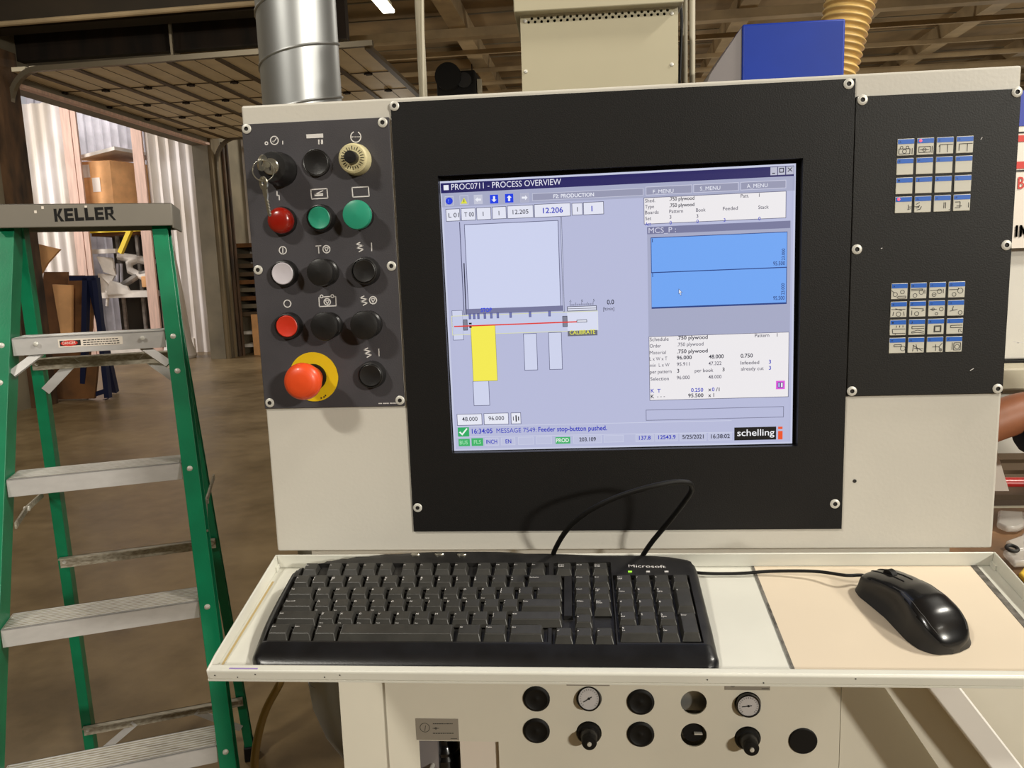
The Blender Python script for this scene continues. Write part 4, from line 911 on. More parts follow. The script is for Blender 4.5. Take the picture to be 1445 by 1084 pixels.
for x0, y0, x1, y1, c, t, ta, tb_, tc in ((182, 983, 263, 1032, (62, 178, 104), 'BUS', 192, 248, (150, 220, 170)), (272, 978, 355, 1030, (62, 178, 104), 'FLS', 290, 340, (150, 220, 170)),
        (366, 976, 462, 1028, (190, 194, 222), 'INCH', 376, 452, MB_), (478, 974, 578, 1024, (190, 194, 222), 'EN', 510, 550, MB_), (596, 970, 705, 1021, (190, 194, 222), '', 0, 0, 0),
        (721, 967, 832, 1017, (190, 194, 222), '', 0, 0, 0), (856, 970, 960, 1014, (62, 178, 104), 'PROD', 862, 950, (236, 244, 240)), (980, 962, 1178, 1010, (190, 194, 222), '203.109', 1022, 1138, BLK), (1192, 958, 1330, 1004, (190, 194, 222), '', 0, 0, 0)):
    ui.rect(A4(x0, y0), A4(x1, y1), c, 3, (204, 208, 230) if c[0] > 100 else None, .0005)
    if t: ui.text(t, A4(ta, (y0+y1)/2+13), A4(tb_, 0)[0], tc, .0041, bold=True)
for x0, y0, x1, y1, t, ta, tb_, c in ((132, 952, 258, 1000, '137.8', 156, 237, MB_), (270, 948, 424, 996, '12543.9', 290, 410, MB_), (440, 945, 623, 994, '5/25/2021', 457, 605, BLK), (638, 942, 800, 990, '16:38:02', 656, 787, BLK)):
    ui.rect(A5(x0, y0), A5(x1, y1), (190, 194, 222), 3, (204, 208, 230), .0005); ui.text(t, A5(ta, (y0+y1)/2+12), A5(tb_, 0)[0], c, .0041, bold=True)
ui.rect(A5(818, 903), A5(1108, 986), (14, 14, 16), 5); ui.text('schelling', A5(838, 962), A5(1096, 0)[0], (245, 245, 248), .0068, layer=7)
ui.rect(A5(1122, 927), A5(1153, 985), (236, 84, 40), 5); ui.rect(A5(1122, 897), A5(1153, 913), (236, 84, 40), 5)
scr = MB().prism([S0+SX*a+SZ*b+V((0, .0006, 0)) for a, b in ((-.19, -.151), (.191, -.151), (.191, .152), (-.19, .152))], (0, .003, 0)).build('screen', 'black_gloss', con, smooth=0)
ui.build('screen_picture', 'screen_light', scr, smooth=0, label='lit process overview picture on the screen')

# ---- buttons on the left plate
def cap_at(px, py, prot): p = P(px, py, YC-prot); return V((p.x, YC, p.z))
def button(kind, px, py, prot, rcap, mcap, rring=None, hring=.006, label=None, concave=True, name='push_button'):
    c = cap_at(px, py, prot)
    rring = rring or rcap+.003
    m = MB()
    if kind == 'flush':
        m.lathe(c, (0, -1, 0), [(rring, 0), (rring, hring*.6), (rring-.0012, prot), (rcap+.0006, prot+.0004), (rcap+.0002, prot-.004), (.001, prot-.004)], 36)
    else:
        m.lathe(c, (0, -1, 0), [(rring, 0), (rring, hring), (rring-.0015, hring+.002), (rcap*.72, hring+.0025), (rcap*.72, prot-.002), (.001, prot-.002)], 36)
    b = m.build(name, 'black_plastic', con, label=label)
    m = MB()
    if kind == 'flush': pr = [(rcap, prot-.003), (rcap, prot-.0002), (rcap-.0008, prot+.0003), (rcap*.6, prot-.0008), (.0005, prot-.0014)]
    elif kind == 'mushroom': pr = [(rcap*.78, prot-.009), (rcap*.98, prot-.0065), (rcap, prot-.004), (rcap*.94, prot-.0012), (rcap*.7, prot), (.0005, prot+.0008)]
    m.lathe(c, (0, -1, 0), pr, 36); m.build('button_cap', mcap, b)
    return b
button('flush', 446, 229.5, .004, .0135, 'black_plastic', .0146, label='black blanking plug')
button('flush', 450, 307.5, .011, .0121, 'green_button', .0152, label='flush green button')
button('mushroom', 502.5, 303, .024, .0158, 'green_button', .0135, label='large green mushroom button', name='mushroom_button')
button('flush', 398.5, 386, .010, .0121, 'white_button', .0150, label='flush white button')
button('mushroom', 450.5, 384.5, .026, .0150, 'black_plastic', .0145, label='black mushroom button in the middle column, upper', name='mushroom_button')
button('flush', 513.5, 382.5, .012, .0125, 'black_plastic', .0155, label='flush black button, upper right')
button('flush', 404.5, 460.5, .010, .0121, 'red_button', .0152, label='flush red button')
button('mushroom', 456.5, 461, .024, .0160, 'black_plastic', .0145, label='black mushroom button in the middle column, lower', name='mushroom_button')
button('mushroom', 513, 459.5, .025, .0160, 'black_plastic', .0150, label='black mushroom button at right', name='mushroom_button')
button('flush', 522.5, 530, .011, .0125, 'black_plastic', .0155, label='flush black button, lower right')
# red pilot lamp
c = cap_at(393.5, 311, .014); m = MB(); m.lathe(c, (0, -1, 0), [(.0155, 0), (.0155, .004), (.014, .006)], 36); pb = m.build('pilot_lamp', 'black_plastic', con)
m = MB(); m.lathe(c, (0, -1, 0), [(.0142, .004), (.0142, .010), (.013, .013), (.009, .0155), (.004, .0163), (.0004, .0165)], 36); m.build('lamp_lens', 'red_lamp', pb, label='domed red lens', smooth=60)
# emergency stop
c = P(443, 531.8, YC); c.y = YC
m = MB(); m.lathe(c, (0, -1, 0), [(.0282, 0), (.0282, .0012)], 48); es = m.build('emergency_stop', 'stop_yellow', con, label='red mushroom stop on a yellow disc')
m = MB(); m.lathe(c, (0, -1, 0), [(.0150, .001), (.0150, .006), (.0138, .008)], 40); m.build('stop_collar', 'rubber_black', es)
m = MB(); m.lathe(c, (0, -1, 0), [(.0130, .005), (.0132, .020), (.0150, .028), (.0198, .0315), (.0206, .036), (.0194, .041), (.0150, .0445), (.0085, .0462), (.0004, .0466)], 44); m.build('stop_head', 'stop_red', es, smooth=60)
m = MB(); m.ring(c+V((0, -.0445, 0)), (0, -1, 0), .0128, .0006, 40, 6); m.build('head_groove', 'red_button', es)
for q in ((454, 561.5), (458, 560), (460, 558)): s = P(*q, YC); MB().box(s.x-.0008, s.x+.0006, YC-.0015, YC-.0011, s.z-.0009, s.z+.0009).build('disc_mark', 'ink', es, smooth=0)
# key switch
c = P(397, 240, YC); c.y = YC; f = cap_at(381, 232, .03)
ks = MB().lathe(c, (0, -1, 0), [(.0180, 0), (.0180, .008), (.0168, .010), (.0165, .024), (.0152, .0285), (.0085, .0290)], 40).build('key_switch', 'black_plastic', con, smooth=40)
MB().lathe(c, (0, -1, 0), [(.0085, .026), (.0085, .031), (.0078, .0318), (.0004, .0318)], 32).build('lock_barrel', 'nickel', ks)
MB().box(c.x-.0008, c.x+.0008, YC-.0325, YC-.0316, c.z-.004, c.z+.004).build('key_slot', 'socket_dark', ks)
kface = V((c.x, YC-.032, c.z))
# dial knob
c = cap_at(497.5, 223, .016); 
dk = MB().lathe(c, (0, -1, 0), [(.0165, 0), (.0168, .003), (.0162, .010), (.0156, .0145), (.0138, .0160), (.0070, .0164)], 48).build('dial_knob', 'ivory', con, label='ivory dial with a black centre knob')
MB().lathe(c, (0, -1, 0), [(.0070, .016), (.0068, .0195), (.0066, .026), (.0060, .0272), (.0004, .0274)], 24).build('knob_centre', 'black_plastic', dk)
m = MB()
for i in range(24):
    t = 2*pi*i/24; a = c+V((cos(t)*.0088, -.0167, sin(t)*.0088)); b = c+V((cos(t)*(.0125 if i % 2 else .0124), -.0164, sin(t)*(.0112 if i % 2 else .0124)))
    m.beam(a, b, .0006, .0004, up=(0, 1, 0))
m.build('dial_scale', 'ink', dk, smooth=0)

# ---- printed symbols
Q5 = Zt(330, 140, 4.928); Q6 = Zt(350, 340, 4.336)
def sym(fn): 
    f = Flat(YC-.0001); fn(f); f.build('pictogram', 'print_white', con, smooth=0)
def s1(f):
    f.circ(Q5(282, 287), 5.7); f.stroke([Q5(270, 292), Q5(277, 301), Q5(283, 290), Q5(296, 272)], .0009); f.stroke([Q5(277, 301), Q5(277, 290)]); f.circ(Q5(227, 307), 2.0); f.stroke([Q5(340, 291), Q5(340, 314)])
def s2(f): f.fill([Q5(503, 245), Q5(620, 239), Q5(622, 268), Q5(506, 273)]); f.stroke([Q5(591, 282), Q5(591, 314)], .0014); f.fill([Q5(606, 281), Q5(619, 280), Q5(620, 313), Q5(607, 313)])
def s3(f):
    f.circ(Q5(848, 262), 7.4, a0=-250, a1=60); f.stroke([Q5(818, 263), Q5(840, 262)], .0009); f.stroke([Q5(858, 262), Q5(880, 262)], .0009); f.stroke([Q5(846, 262), Q5(851, 262)], .001)
    for x, s in ((838, -1), (860, 1)): f.fill([Q5(x, 262), Q5(x+s*9, 256), Q5(x+s*9, 268)])
def s4(f): f.stroke([Q5(300, 641), Q5(301, 671), Q5(315, 669), Q5(317, 702)])
def s5(f):
    f.stroke([Q5(535, 629), Q5(648, 622), Q5(653, 688), Q5(541, 694), Q5(535, 629)]); f.stroke([Q5(562, 662), Q5(620, 636)], .0009)
    for y in (660, 667, 673): f.stroke([Q5(562, y), Q5(620, y-3)], .0009)
def s6(f): f.stroke([Q5(822, 615), Q5(935, 609), Q5(941, 675), Q5(828, 681), Q5(822, 615)])
def s7(f): f.circ(Q6(213, 58), 5.4); f.stroke([Q6(213, 42), Q6(213, 74)])
def tri(f, x, y, r=5.3): f.circ(Q6(x, y), r); f.stroke([Q6(x-12, y-9), Q6(x+12, y-10), Q6(x+1, y+14), Q6(x-12, y-9)], .0009)
def s8(f): f.stroke([Q6(414, 32), Q6(448, 29)]); f.stroke([Q6(431, 31), Q6(434, 77)]); tri(f, 480, 51)
def zig(f, x, y): f.stroke([Q6(x+25, y), Q6(x, y+12), Q6(x+42, y+20), Q6(x+4, y+34), Q6(x+46, y+42), Q6(x+18, y+58)])
def s9(f): zig(f, 661, 9); f.stroke([Q6(755, 12), Q6(757, 62)])
def s10(f): f.circ(Q6(241, 384), 5.3)
def s11(f):
    f.stroke([Q6(442, 345), Q6(434, 346), Q6(437, 402), Q6(539, 397), Q6(537, 341), Q6(525, 341)]); f.stroke([Q6(459, 343), Q6(507, 340)]); f.circ(Q6(450, 340), 2.1); f.circ(Q6(516, 338), 2.1); tri(f, 485, 373, 4.8)
def s12(f): zig(f, 686, 337); tri(f, 765, 363)
def s13(f): zig(f, 709, 655); f.stroke([Q6(800, 660), Q6(802, 706)])
def s14(f):
    x = 800
    for k in range(14):
        if k in (3, 8): x += 6
        f.stroke([Q6(x, 995-(x-800)*.02), Q6(x+4, 995-(x-800)*.02)], .0011); x += 7.2
for fn in (s1, s2, s3, s4, s5, s6, s7, s8, s9, s10, s11, s12, s13, s14): sym(fn)

# ---- membrane keys
random.seed(3)
C_ = lambda x, y, r: ('c', x, y, r)
K = {
 (0, 0, 0): [('l', (.1, .1), (.1, .4), (.75, .4), (.75, .1), (.1, .1)), C_(.25, .48, .08), C_(.6, .48, .08), C_(.43, .25, .12), ('l', (.88, .08), (.88, .42))],
 (0, 0, 1): [('l', (.12, .14), (.12, .48), (.8, .48), (.8, .14), (.12, .14)), ('l', (.2, .3), (.7, .3)), C_(.45, .3, .1), ('l', (.9, .1), (.9, .5))],
 (0, 0, 2): [('l', (.2, .1), (.2, .55), (.14, .45)), ('l', (.2, .55), (.95, .55)), ('l', (.65, .1), (.65, .55))],
 (0, 0, 3): [('l', (.17, .15), (.17, .55)), ('l', (.2, .55), (.95, .55)), ('l', (.65, .1), (.65, .55))],
 (0, 3, 0): [('l', (.75, .2), (.95, .25)), ('l', (.78, .5), (.82, .35), (.78, .2)), ('l', (.82, .35), (1.0, .36))],
 (0, 3, 1): [('l', (0, .36), (.25, .36)), ('l', (.1, .5), (.3, .6)), ('l', (.15, .15), (.35, .2), (.42, .36)), ('l', (.3, .45), (.25, .3), (.1, .28))],
 (0, 3, 2): [('l', (.9, .1), (.95, .1)), ('l', (.6, .2), (.6, .55)), ('l', (.7, .2), (.7, .55))],
 (0, 3, 3): [('l', (.1, .2), (.4, .2), (.4, .55), (.1, .55)), ('l', (.2, .3), (.5, .3)), ('l', (.9, .2), (.9, .5))],
}
base = [[('l', (.02, .55), (.2, .4)), C_(.25, .3, .13), C_(.68, .45, .12), ('l', (.35, .08), (.45, .18), (.9, .18), (.9, .06), (.4, .06))],
        [('l', (.05, .5), (.75, .52), (.75, .6), (.05, .6)), C_(.68, .4, .14), C_(.3, .2, .12), ('l', (.9, .3), (.88, .55))],
        [('l', (.05, .48), (.75, .5)), C_(.62, .42, .14), C_(.3, .22, .12), ('l', (.25, .22), (.35, .22)), ('l', (.85, .3), (.85, .55))],
        [('l', (.05, .5), (.6, .5), (.6, .6)), C_(.72, .42, .16), C_(.35, .2, .12)],
        [('l', (.05, .5), (.9, .5)), ('l', (.3, .55), (.7, .42)), C_(.5, .2, .14), ('l', (.15, .1), (.2, .35)), ('l', (.8, .35), (.85, .1))],
        [('l', (.1, .55), (.85, .5), (.8, .42)), C_(.45, .2, .13), ('l', (.15, .1), (.15, .4)), ('l', (.75, .35), (.9, .4))],
        [C_(.28, .45, .08), ('l', (.1, .45), (.5, .45)), C_(.78, .45, .12), C_(.5, .16, .08)],
        [('l', (.3, .45), (.35, .35), (.6, .4)), ('l', (.35, .6), (.3, .4)), C_(.78, .2, .12), ('l', (.15, .3), (.35, .35))],
        [('l', (.95, .12), (.2, .12), (.15, .35), (.2, .4), (.95, .4)), ('l', (.4, .5), (.4, .62)), ('l', (.6, .5), (.6, .62)), ('l', (.8, .5), (.8, .62)), ('l', (.35, .05), (.35, .1))],
        [('l', (.95, .4), (.2, .4), (.2, .55), (.95, .55)), ('l', (.2, .12), (.2, .2), (.55, .3), (.95, .22)), ('l', (.2, .12), (.5, .16), (.95, .1))],
        [('l', (.4, .15), (.82, .15), (.82, .55), (.4, .55), (.4, .15)), ('l', (.45, .2), (.77, .2), (.77, .5), (.45, .5), (.45, .2))],
        [('l', (.25, .4), (.25, .55), (.95, .55)), ('l', (.25, .4), (.95, .4)), ('l', (.75, .1), (.75, .3), (.9, .3)), ('l', (.95, .1), (.85, .2))],
        [('l', (.3, .42), (.3, .55), (.75, .55), (.75, .42), (.3, .42)), C_(.85, .3, .15)],
        [('l', (.3, .5), (.9, .1)), ('l', (.3, .1), (.35, .5)), ('l', (.5, .55), (.6, .1)), ('l', (.4, .3), (.95, .25))],
        [('l', (.35, .35), (.75, .35)), ('l', (.55, .5), (.55, .1)), ('l', (.95, .6), (.75, .35), (.9, .08)), C_(.85, .15, .08)],
        [('l', (.5, .12), (.9, .12), (.9, .58), (.5, .58), (.5, .12)), C_(.7, .33, .14), ('l', (.4, .15), (.4, .6))]]
for g, (tl, tr, bl, br) in enumerate((((1266.4, 196.6), (1373.5, 191.5), (1262, 300.5), (1368, 298)), ((1257.5, 400.4), (1361.4, 396.8), (1253.8, 498.5), (1356.8, 496.4)))):
    c4 = [P(*q, YC) for q in (tl, tr, bl, br)]
    x0 = (c4[0].x+c4[2].x)/2; x1 = (c4[1].x+c4[3].x)/2; zt_ = (c4[0].z+c4[1].z)/2; zb_ = (c4[2].z+c4[3].z)/2
    px_ = (x1-x0)/3.865; pz_ = (zt_-zb_)/3.865; kw, kh = px_*.865, pz_*.865; gm = None; gb = None
    for r in range(4):
        for c_ in range(4):
            lx = x0+c_*px_; lz = zt_-r*pz_-kh
            if gm is None:
                o = MB().box(0, kw, -.0009, 0, 0, kh).build('membrane_key', 'key_white', con, bevel=.0006, loc=None); gm = o.data
                b_ = MB().box(.0004, kw-.0004, -.0012, -.0009, kh*.69, kh-.0006).build('blue_strip', 'key_blue', None, smooth=0); gb = b_.data
            else:
                o = bpy.data.objects.new('membrane_key', gm); col.objects.link(o); adopt(o, con)
                bv_ = o.modifiers.new('bevel', 'BEVEL'); bv_.width = .0006; bv_.segments = 2; bv_.limit_method = 'ANGLE'
                b_ = bpy.data.objects.new('blue_strip', gb); col.objects.link(b_)
            o.location = (lx, YC, lz); b_.parent = o
            sy = K.get((0, r, c_)) if g == 0 else base[r*4+c_]
            m = Flat(0, .0001)
            if sy:
                for s in sy:
                    if s[0] == 'l': m.stroke3([V((a*kw, -.0010, b*kh)) for a, b in s[1:]], .0006)
                    else:
                        m.arc3(V((s[1]*kw, -.0010, s[2]*kh)), s[3]*kw, .0005, n=14)
            vs, fs, _ = text_geo('ABCDEFGHIJKLMNOP'[r*4+c_], False)
            m.add([V((kw*.12+.0016*x, -.0013, kh*.76+.0018*y)) for x, y in vs], fs)
            s_ = m.build('key_symbol', 'ink', None, smooth=0); s_.parent = o
            if g == 0 and (r, c_) in ((0, 1), (3, 0)):
                l_ = MB().lathe((kw*.2, -.0012, kh*.84), (0, -1, 0), [(.0014, 0), (.001, .0006), (.0002, .0008)], 14).build('indicator_light', 'led_red', None); l_.parent = o
# scratches and smears on the plates
m = Flat(YC-.0001)
for a, b in (((1430, 482), (1437, 484)), ((1436, 484), (1444, 483)), ((1369, 523), (1374, 520)), ((1384, 197), (1386, 194)), ((1243, 351), (1245, 350))): m.stroke([a, b], .0007)
m.build('scratches', 'print_white', con, smooth=0, kind='stuff')

# ---- bunch of keys in the key switch
kb_ = thing('key_bunch', 'small nickel key in the lock with a second key hanging from its ring', 'keys', tuple(kface))
def keyshape(o, ax, side, L, name, bow_r=.0085):
    """flat key: bow ring at o, blade along ax; side = width direction"""
    ax = V(ax).normalized(); side = V(side).normalized(); nn = ax.cross(side)
    m = MB(); N = 20; t_ = .0009
    for R0, R1 in ((bow_r, bow_r*.38),):
        vs = []
        for i in range(N):
            a = 2*pi*i/N; d = side*cos(a)*.85+ax*sin(a)
            for r, h in ((R0, -t_), (R0, t_), (R1, t_), (R1, -t_)): vs.append(o+d*r+nn*h)
        m.add(vs, [(i*4+j, ((i+1) % N)*4+j, ((i+1) % N)*4+(j+1) % 4, i*4+(j+1) % 4) for i in range(N) for j in range(4)])
    b = o+ax*bow_r*.9; ed = [(-.0032, 0), (-.0032, .006), (-.0022, .007), (-.0022, L), (0, L+.0022), (.0014, L)]
    z = L
    while z > .009: ed += [(.0018, z), (.0009, z-.0016)]; z -= .0032
    ed += [(.0032, .006), (.0032, 0)]
    m.prism([b+side*x+ax*y-nn*t_ for x, y in ed], nn*t_*2)
    return m.build(name, 'nickel', kb_, smooth=30)
k1 = P(371, 222, YC-.048); k1y = V((kface.x-.003, YC-.046, kface.z+.004))
keyshape(V((kface.x-.0005, YC-.052, kface.z+.001)), (0, 1, 0), (.30, 0, 1), .018, 'key', .0098)
rc = P(371.5, 241, YC-.052); rR = .0107
MB().ring(rc, (.25, -1, .1), rR, .0006, 40, 6).build('key_ring', 'nickel', kb_)
kk = P(372, 259, YC-.052); keyshape(V((kk.x, kk.y, kk.z)), (.12, 0.02, -1), (1, -.6, .1), .025, 'key', .0072)

# ================================================================= KEYBOARD TRAY
th = radians(11.5)
TO = V((HX0, .85, 1.54-.342))
ex = V((1, 0, 0)); eu = V((0, cos(th), sin(th))); en = V((0, -sin(th), cos(th)))
TXF = Matrix.Translation(TO) @ Matrix(((1, eu.x, en.x, 0), (0, eu.y, en.y, 0), (0, eu.z, en.z, 0), (0, 0, 0, 1)))
def T3(): return MB(TXF)                       # x right, y = -t (t runs down the slope to the operator), z off the tray
TWd = HX1-HX0; TD = .190
tray = thing('keyboard_tray', 'sloping white enamelled tray with upturned edges below the console', 'tray', tuple(TXF @ V((TWd/2, -TD/2, 0))))
RH = .0128
m = T3(); m.box(0, TWd, -TD, 0, -.002, 0); m.build('tray_floor', 'tray_enamel', tray)
RB = .0172
def side(x0, x1):
    m = T3(); m.prism([(x0, 0, 0), (x0, 0, RB), (x0, -TD*.9, RH+.0004), (x0, -TD, RH-.002), (x0, -TD, 0)], (x1-x0, 0, 0)); return m
m = side(0, .0022); m.build('side_rim', 'tray_enamel', tray, bevel=.001)
m = side(TWd-.0022, TWd); m.build('side_rim', 'tray_enamel', tray, bevel=.001)
m = T3(); m.box(.0022, TWd-.0022, -.0022, 0, 0, RB); m.build('back_rim', 'tray_enamel', tray, bevel=.001)
m = T3(); m.box(0, TWd, -TD, -TD+.0095, -.0012, RH-.002); m.build('front_lip', 'tray_enamel', tray, bevel=.0025, seg=3)
for s, xx in ((0, .0022), (1, TWd-.0042)):
    m = T3(); m.prism([(xx, -.0022, .0004), (xx+.002, -.0022, .0004), (xx+.002, -.012, .0004), (xx, -.012, .0004)], (0, 0, .006)); m.build('corner_weld', 'tray_enamel', tray)
m = T3()
for (x, z) in ((.008, .006), (.030, .004), (.048, .0075), (.115, .005), (.13, .0075), (.47, .006), (.60, .0085), (.52, .003)): m.lathe((x, -TD-.0002, z-.001), (0, -1, 0), [(.0007, 0), (.0006, .0003)], 8)
m.build('chips', 'ink', tray, smooth=0, kind='stuff')
m = T3(); m.box(.022, .050, -TD+.002, -TD+.0035, RH-.0021, RH-.0018); m.build('marker_stain', 'purple', tray, smooth=0)
m = T3(); m.box(.0045, .0068, -TD+.015, -.03, .0001, .0003); m.build('yellowed_line', 'stain', tray, smooth=0)
# support strut under the tray on the right
a0 = P(1276, 955, .76); a1 = P(1480, 1200, .60)
m = MB(); w1 = P(1305, 965, .80); w2 = P(1348, 965, .80); w3 = P(1398, 1084, .80); w4 = P(1445, 1084, .80)
d_ = (w3-w1); st0 = w1-d_*.12; st1 = w1+d_*2.2; wd = (w2-w1).length
m = MB(); m.prism([w1-d_*.1, w1-d_*.1+V((.034, 0, 0)), w1-d_*.1+V((.034, .05, 0)), w1-d_*.1+V((0, .05, 0))], d_*2.6); strut = m.build('support_strut', 'strut_white', tray, bevel=.002)
g0, g1, g2, g3 = P(1240, 958, .84), P(1306, 958, .84), P(1402, 1084, .84), P(1325, 1084, .84)
m = MB(); m.prism([g0, g1, g1+(g2-g1)*2.2, g0+(g3-g0)*2.2], (0, .01, 0)); m.build('gusset_plate', 'cabinet_enamel', tray)

# mouse pad: beige sheet lying in the tray
pad = T3(); pad.box(.5525, TWd-.024, -.1795, -.0026, .0001, .0009)
pado = pad.build('mouse_pad', 'pad_beige', smooth=0); tag(pado, 'beige mousing sheet covering the right end of the tray', 'mouse pad')
m = T3(); m.box(.5500, .5528, -.1795, -.0026, .0009, .0012); m.build('edge_strip', 'pad_edge', pado, smooth=0)
m = T3(); m.box(TWd-.0250, TWd-.0185, -.1795, -.0026, .0009, .0014); m.build('edge_strip', 'pad_edge', pado, smooth=0)

# ================================================================= KEYBOARD
kb = thing('keyboard', 'black curved computer keyboard lying in the tray', 'keyboard', tuple(TXF @ V((.26, -.1, 0))))
KX0, KX1 = .0362, .4850
def tb(x):                                      # back edge
    s = (x-KX0)/(KX1-KX0)
    pts = [(0, .060), (.01, .045), (.03, .036), (.06, .029), (.14, .0205), (.25, .0145), (.39, .0112), (.52, .0125), (.65, .0165), (.80, .0190), (.93, .0215), (.965, .0245), (.985, .031), (1, .048)]
    for (a, p), (b, q) in zip(pts[:-1], pts[1:]):
        if s <= b: return p+(q-p)*(s-a)/(b-a)-.0035
    return pts[-1][1]-.0035
def tf(x):
    e = min(x-KX0, KX1-x); r = .014
    return .1785-(r-sqrt(max(0, r*r-(r-max(0, e))**2)) if e < r else 0)
UN = .0196
wells = [(.0440, .3400, .0570, .1335), (.0435, .3245, .1325, .1525), (.0480, .3235, .0345, .0540), (.3290, .3905, .0335, .0560), (.3490, .3905, .0560, .1170), (.3290, .3905, .1175, .1550), (.3925, .4720, .0560, .1525)]
def inwell(x, t): return any(a <= x <= b and c <= t <= d for a, b, c, d in wells)
xs = sorted(set([KX0+k for k in (0, .0008, .002, .004, .007, .011)] + [KX1-k for k in (0, .0008, .002, .004, .007, .011)] + [v+e for w in wells for v in w[:2] for e in (-.0006, .0006)] + [KX0+.02+i*.016 for i in range(26)]))
ts = sorted(set([.006+i*.004 for i in range(14)] + [v+e for w in wells for v in w[2:] for e in (-.0006, .0006)] + [.158, .162, .166, .169, .172, .1745, .1765, .178, .1785, .07, .09, .11, .13]))
def ktop(x, t):
    b = .0288-.092*(t-.012)
    if t > .155: b -= .0035*((t-.155)/.02)
    return b
def kh(x, t):
    e = min(x-KX0, KX1-x, (t-tb(x))*1.0, (tf(x)-t)*1.0); b = ktop(x, t)
    r = .006
    if t > .15: r = .012
    if e < r: e = max(e, 0); b = .004+(b-.004)*sqrt(max(0, 1-(1-e/r)**2))
    if inwell(x, t): b = min(b, ktop(x, t)-.0045)
    return b
m = T3(); vs = []; fs = []
for x in xs:
    lo, hi = tb(x), tf(x)
    for t in ts:
        tt = min(max(t, lo), hi); q_ = max(0, 1-(x-KX0)/.012); vs.append((x-.0042*q_*max(0, sin(pi*min(1, max(0, (tt-.03)/.145)))), -tt, kh(x, tt)))
NT = len(ts)
for i in range(len(xs)-1):
    for j in range(NT-1): fs.append((i*NT+j, (i+1)*NT+j, (i+1)*NT+j+1, i*NT+j+1))
bo = len(vs)
rimi = [i*NT for i in range(len(xs))] + [(len(xs)-1)*NT+j for j in range(1, NT)] + [i*NT+NT-1 for i in range(len(xs)-2, -1, -1)] + [j for j in range(NT-2, 0, -1)]
for k in rimi: vs.append((vs[k][0], vs[k][1], .0006))
nR = len(rimi)
for k in range(nR): fs.append((rimi[k], rimi[(k+1) % nR], bo+(k+1) % nR, bo+k))
m.add(vs, fs); kbody = m.build('keyboard_body', 'keyboard_black', kb, smooth=50)
bm = bmesh.new(); bm.from_mesh(kbody.data); bmesh.ops.remove_doubles(bm, verts=bm.verts, dist=1e-6); bmesh.ops.dissolve_degenerate(bm, edges=bm.edges, dist=1e-6); bmesh.ops.recalc_face_normals(bm, faces=bm.faces); bm.to_mesh(kbody.data); bm.free()
kbody.data.materials.append(M['palm_black'])
for p in kbody.data.polygons:
    c = TXF.inverted() @ p.center
    if -c.y > .1545: p.material_index = 1
# keycaps
capc = {}
def keycap(x, t, w, d, legend, small=0, h=.0085, front=None):
    key = (round(w, 4), round(d, 4), h)
    if key not in capc:
        g = .0007; m = MB(); x0, x1, y0, y1 = -w/2+g, w/2-g, -d/2+g, d/2-g
        b = [(x0, y0, 0), (x1, y0, 0), (x1, y1, 0), (x0, y1, 0)]
        i_ = .0022; tp = [(x0+i_, y0+.0048, h-.0012), (x1-i_, y0+.0048, h-.0012), (x1-i_, y1-.0008, h), (x0+i_, y1-.0008, h)]
        m.add(b+tp, [(3, 2, 1, 0), (4, 5, 6, 7), (0, 1, 5, 4), (1, 2, 6, 5), (2, 3, 7, 6), (3, 0, 4, 7)])
        o = m.build('key', 'keycap', None, smooth=0, bevel=.0007); capc[key] = o.data
    else:
        o = bpy.data.objects.new('key', capc[key]); col.objects.link(o)
        b = o.modifiers.new('bevel', 'BEVEL'); b.width = .0007; b.segments = 2; b.limit_method = 'ANGLE'; b.angle_limit = radians(40)
    z = ktop(x, t)-.0040
    o.parent = kb; o.matrix_parent_inverse = wmat(kb).inverted()
    o.matrix_basis = TXF @ Matrix.Translation((x, -t, z))
    if legend:
        m = MB(); lines = legend.split('|'); y = d/2-.0045
        for L in lines:
            if not L: continue
            sz = .0026 if len(L) == 1 else .0017; vs, fs, asp = text_geo(L, True); wd_ = min(asp*sz, w-.007)
            m.add([(-w/2+.0034+wd_*a, y-sz+sz*b, h+.00012-(.0012*(d/2-y)/d)) for a, b in vs], fs); y -= sz+.0008
        if front:
            vs, fs, asp = text_geo(front, False); sz = .0012
            m.add([(-w/2+.0034+min(asp*sz, w-.007)*a, -d/2+.0021+.0026*.35*b*.6+.0006, h*.42+sz*.75*b) for a, b in vs], fs)
        l = m.build('key_legend', 'print_white', None, smooth=0); l.parent = o
R0 = .0455; KD = .0180
FR = {'Y': 'Redo', 'U': 'Undo', 'I': 'Italic', 'O': 'Open', 'P': 'Print', 'A': 'All', 'S': 'Save', 'F': 'Find', 'Z': 'Undo', 'X': 'Cut', 'C': 'Copy', 'V': 'Paste', 'B': 'Bold', 'N': 'New'}
def row(t, items, x=R0, d=KD, h=.0085):
    for it in items:
        leg, wu = it if isinstance(it, tuple) else (it, 1)
        keycap(x+wu*UN/2, t, wu*UN, d, leg, h=h, front=FR.get(leg)); x += wu*UN
row(.0668, ['~|`', '!|1', '@|2', '#|3', '$|4', '%|5', '^|6', '&|7', '*|8', '(|9', ')|0', '_|-', '+|=', ('Backspace', 2)])
row(.0856, [('Tab', 1.5)]+list('QWERTYUIOP')+['{|[', '}|]', ('||\\'[1:], 1.5)])
row(.1040, [('Caps Lock', 1.75)]+list('ASDFGHJKL')+[':|;', '"|\'', ('Enter', 2.25)])
row(.1225, [('Shift', 2.25)]+list('ZXCVBNM')+['<|,', '>|.', '?|/', ('Shift', 2.75)])
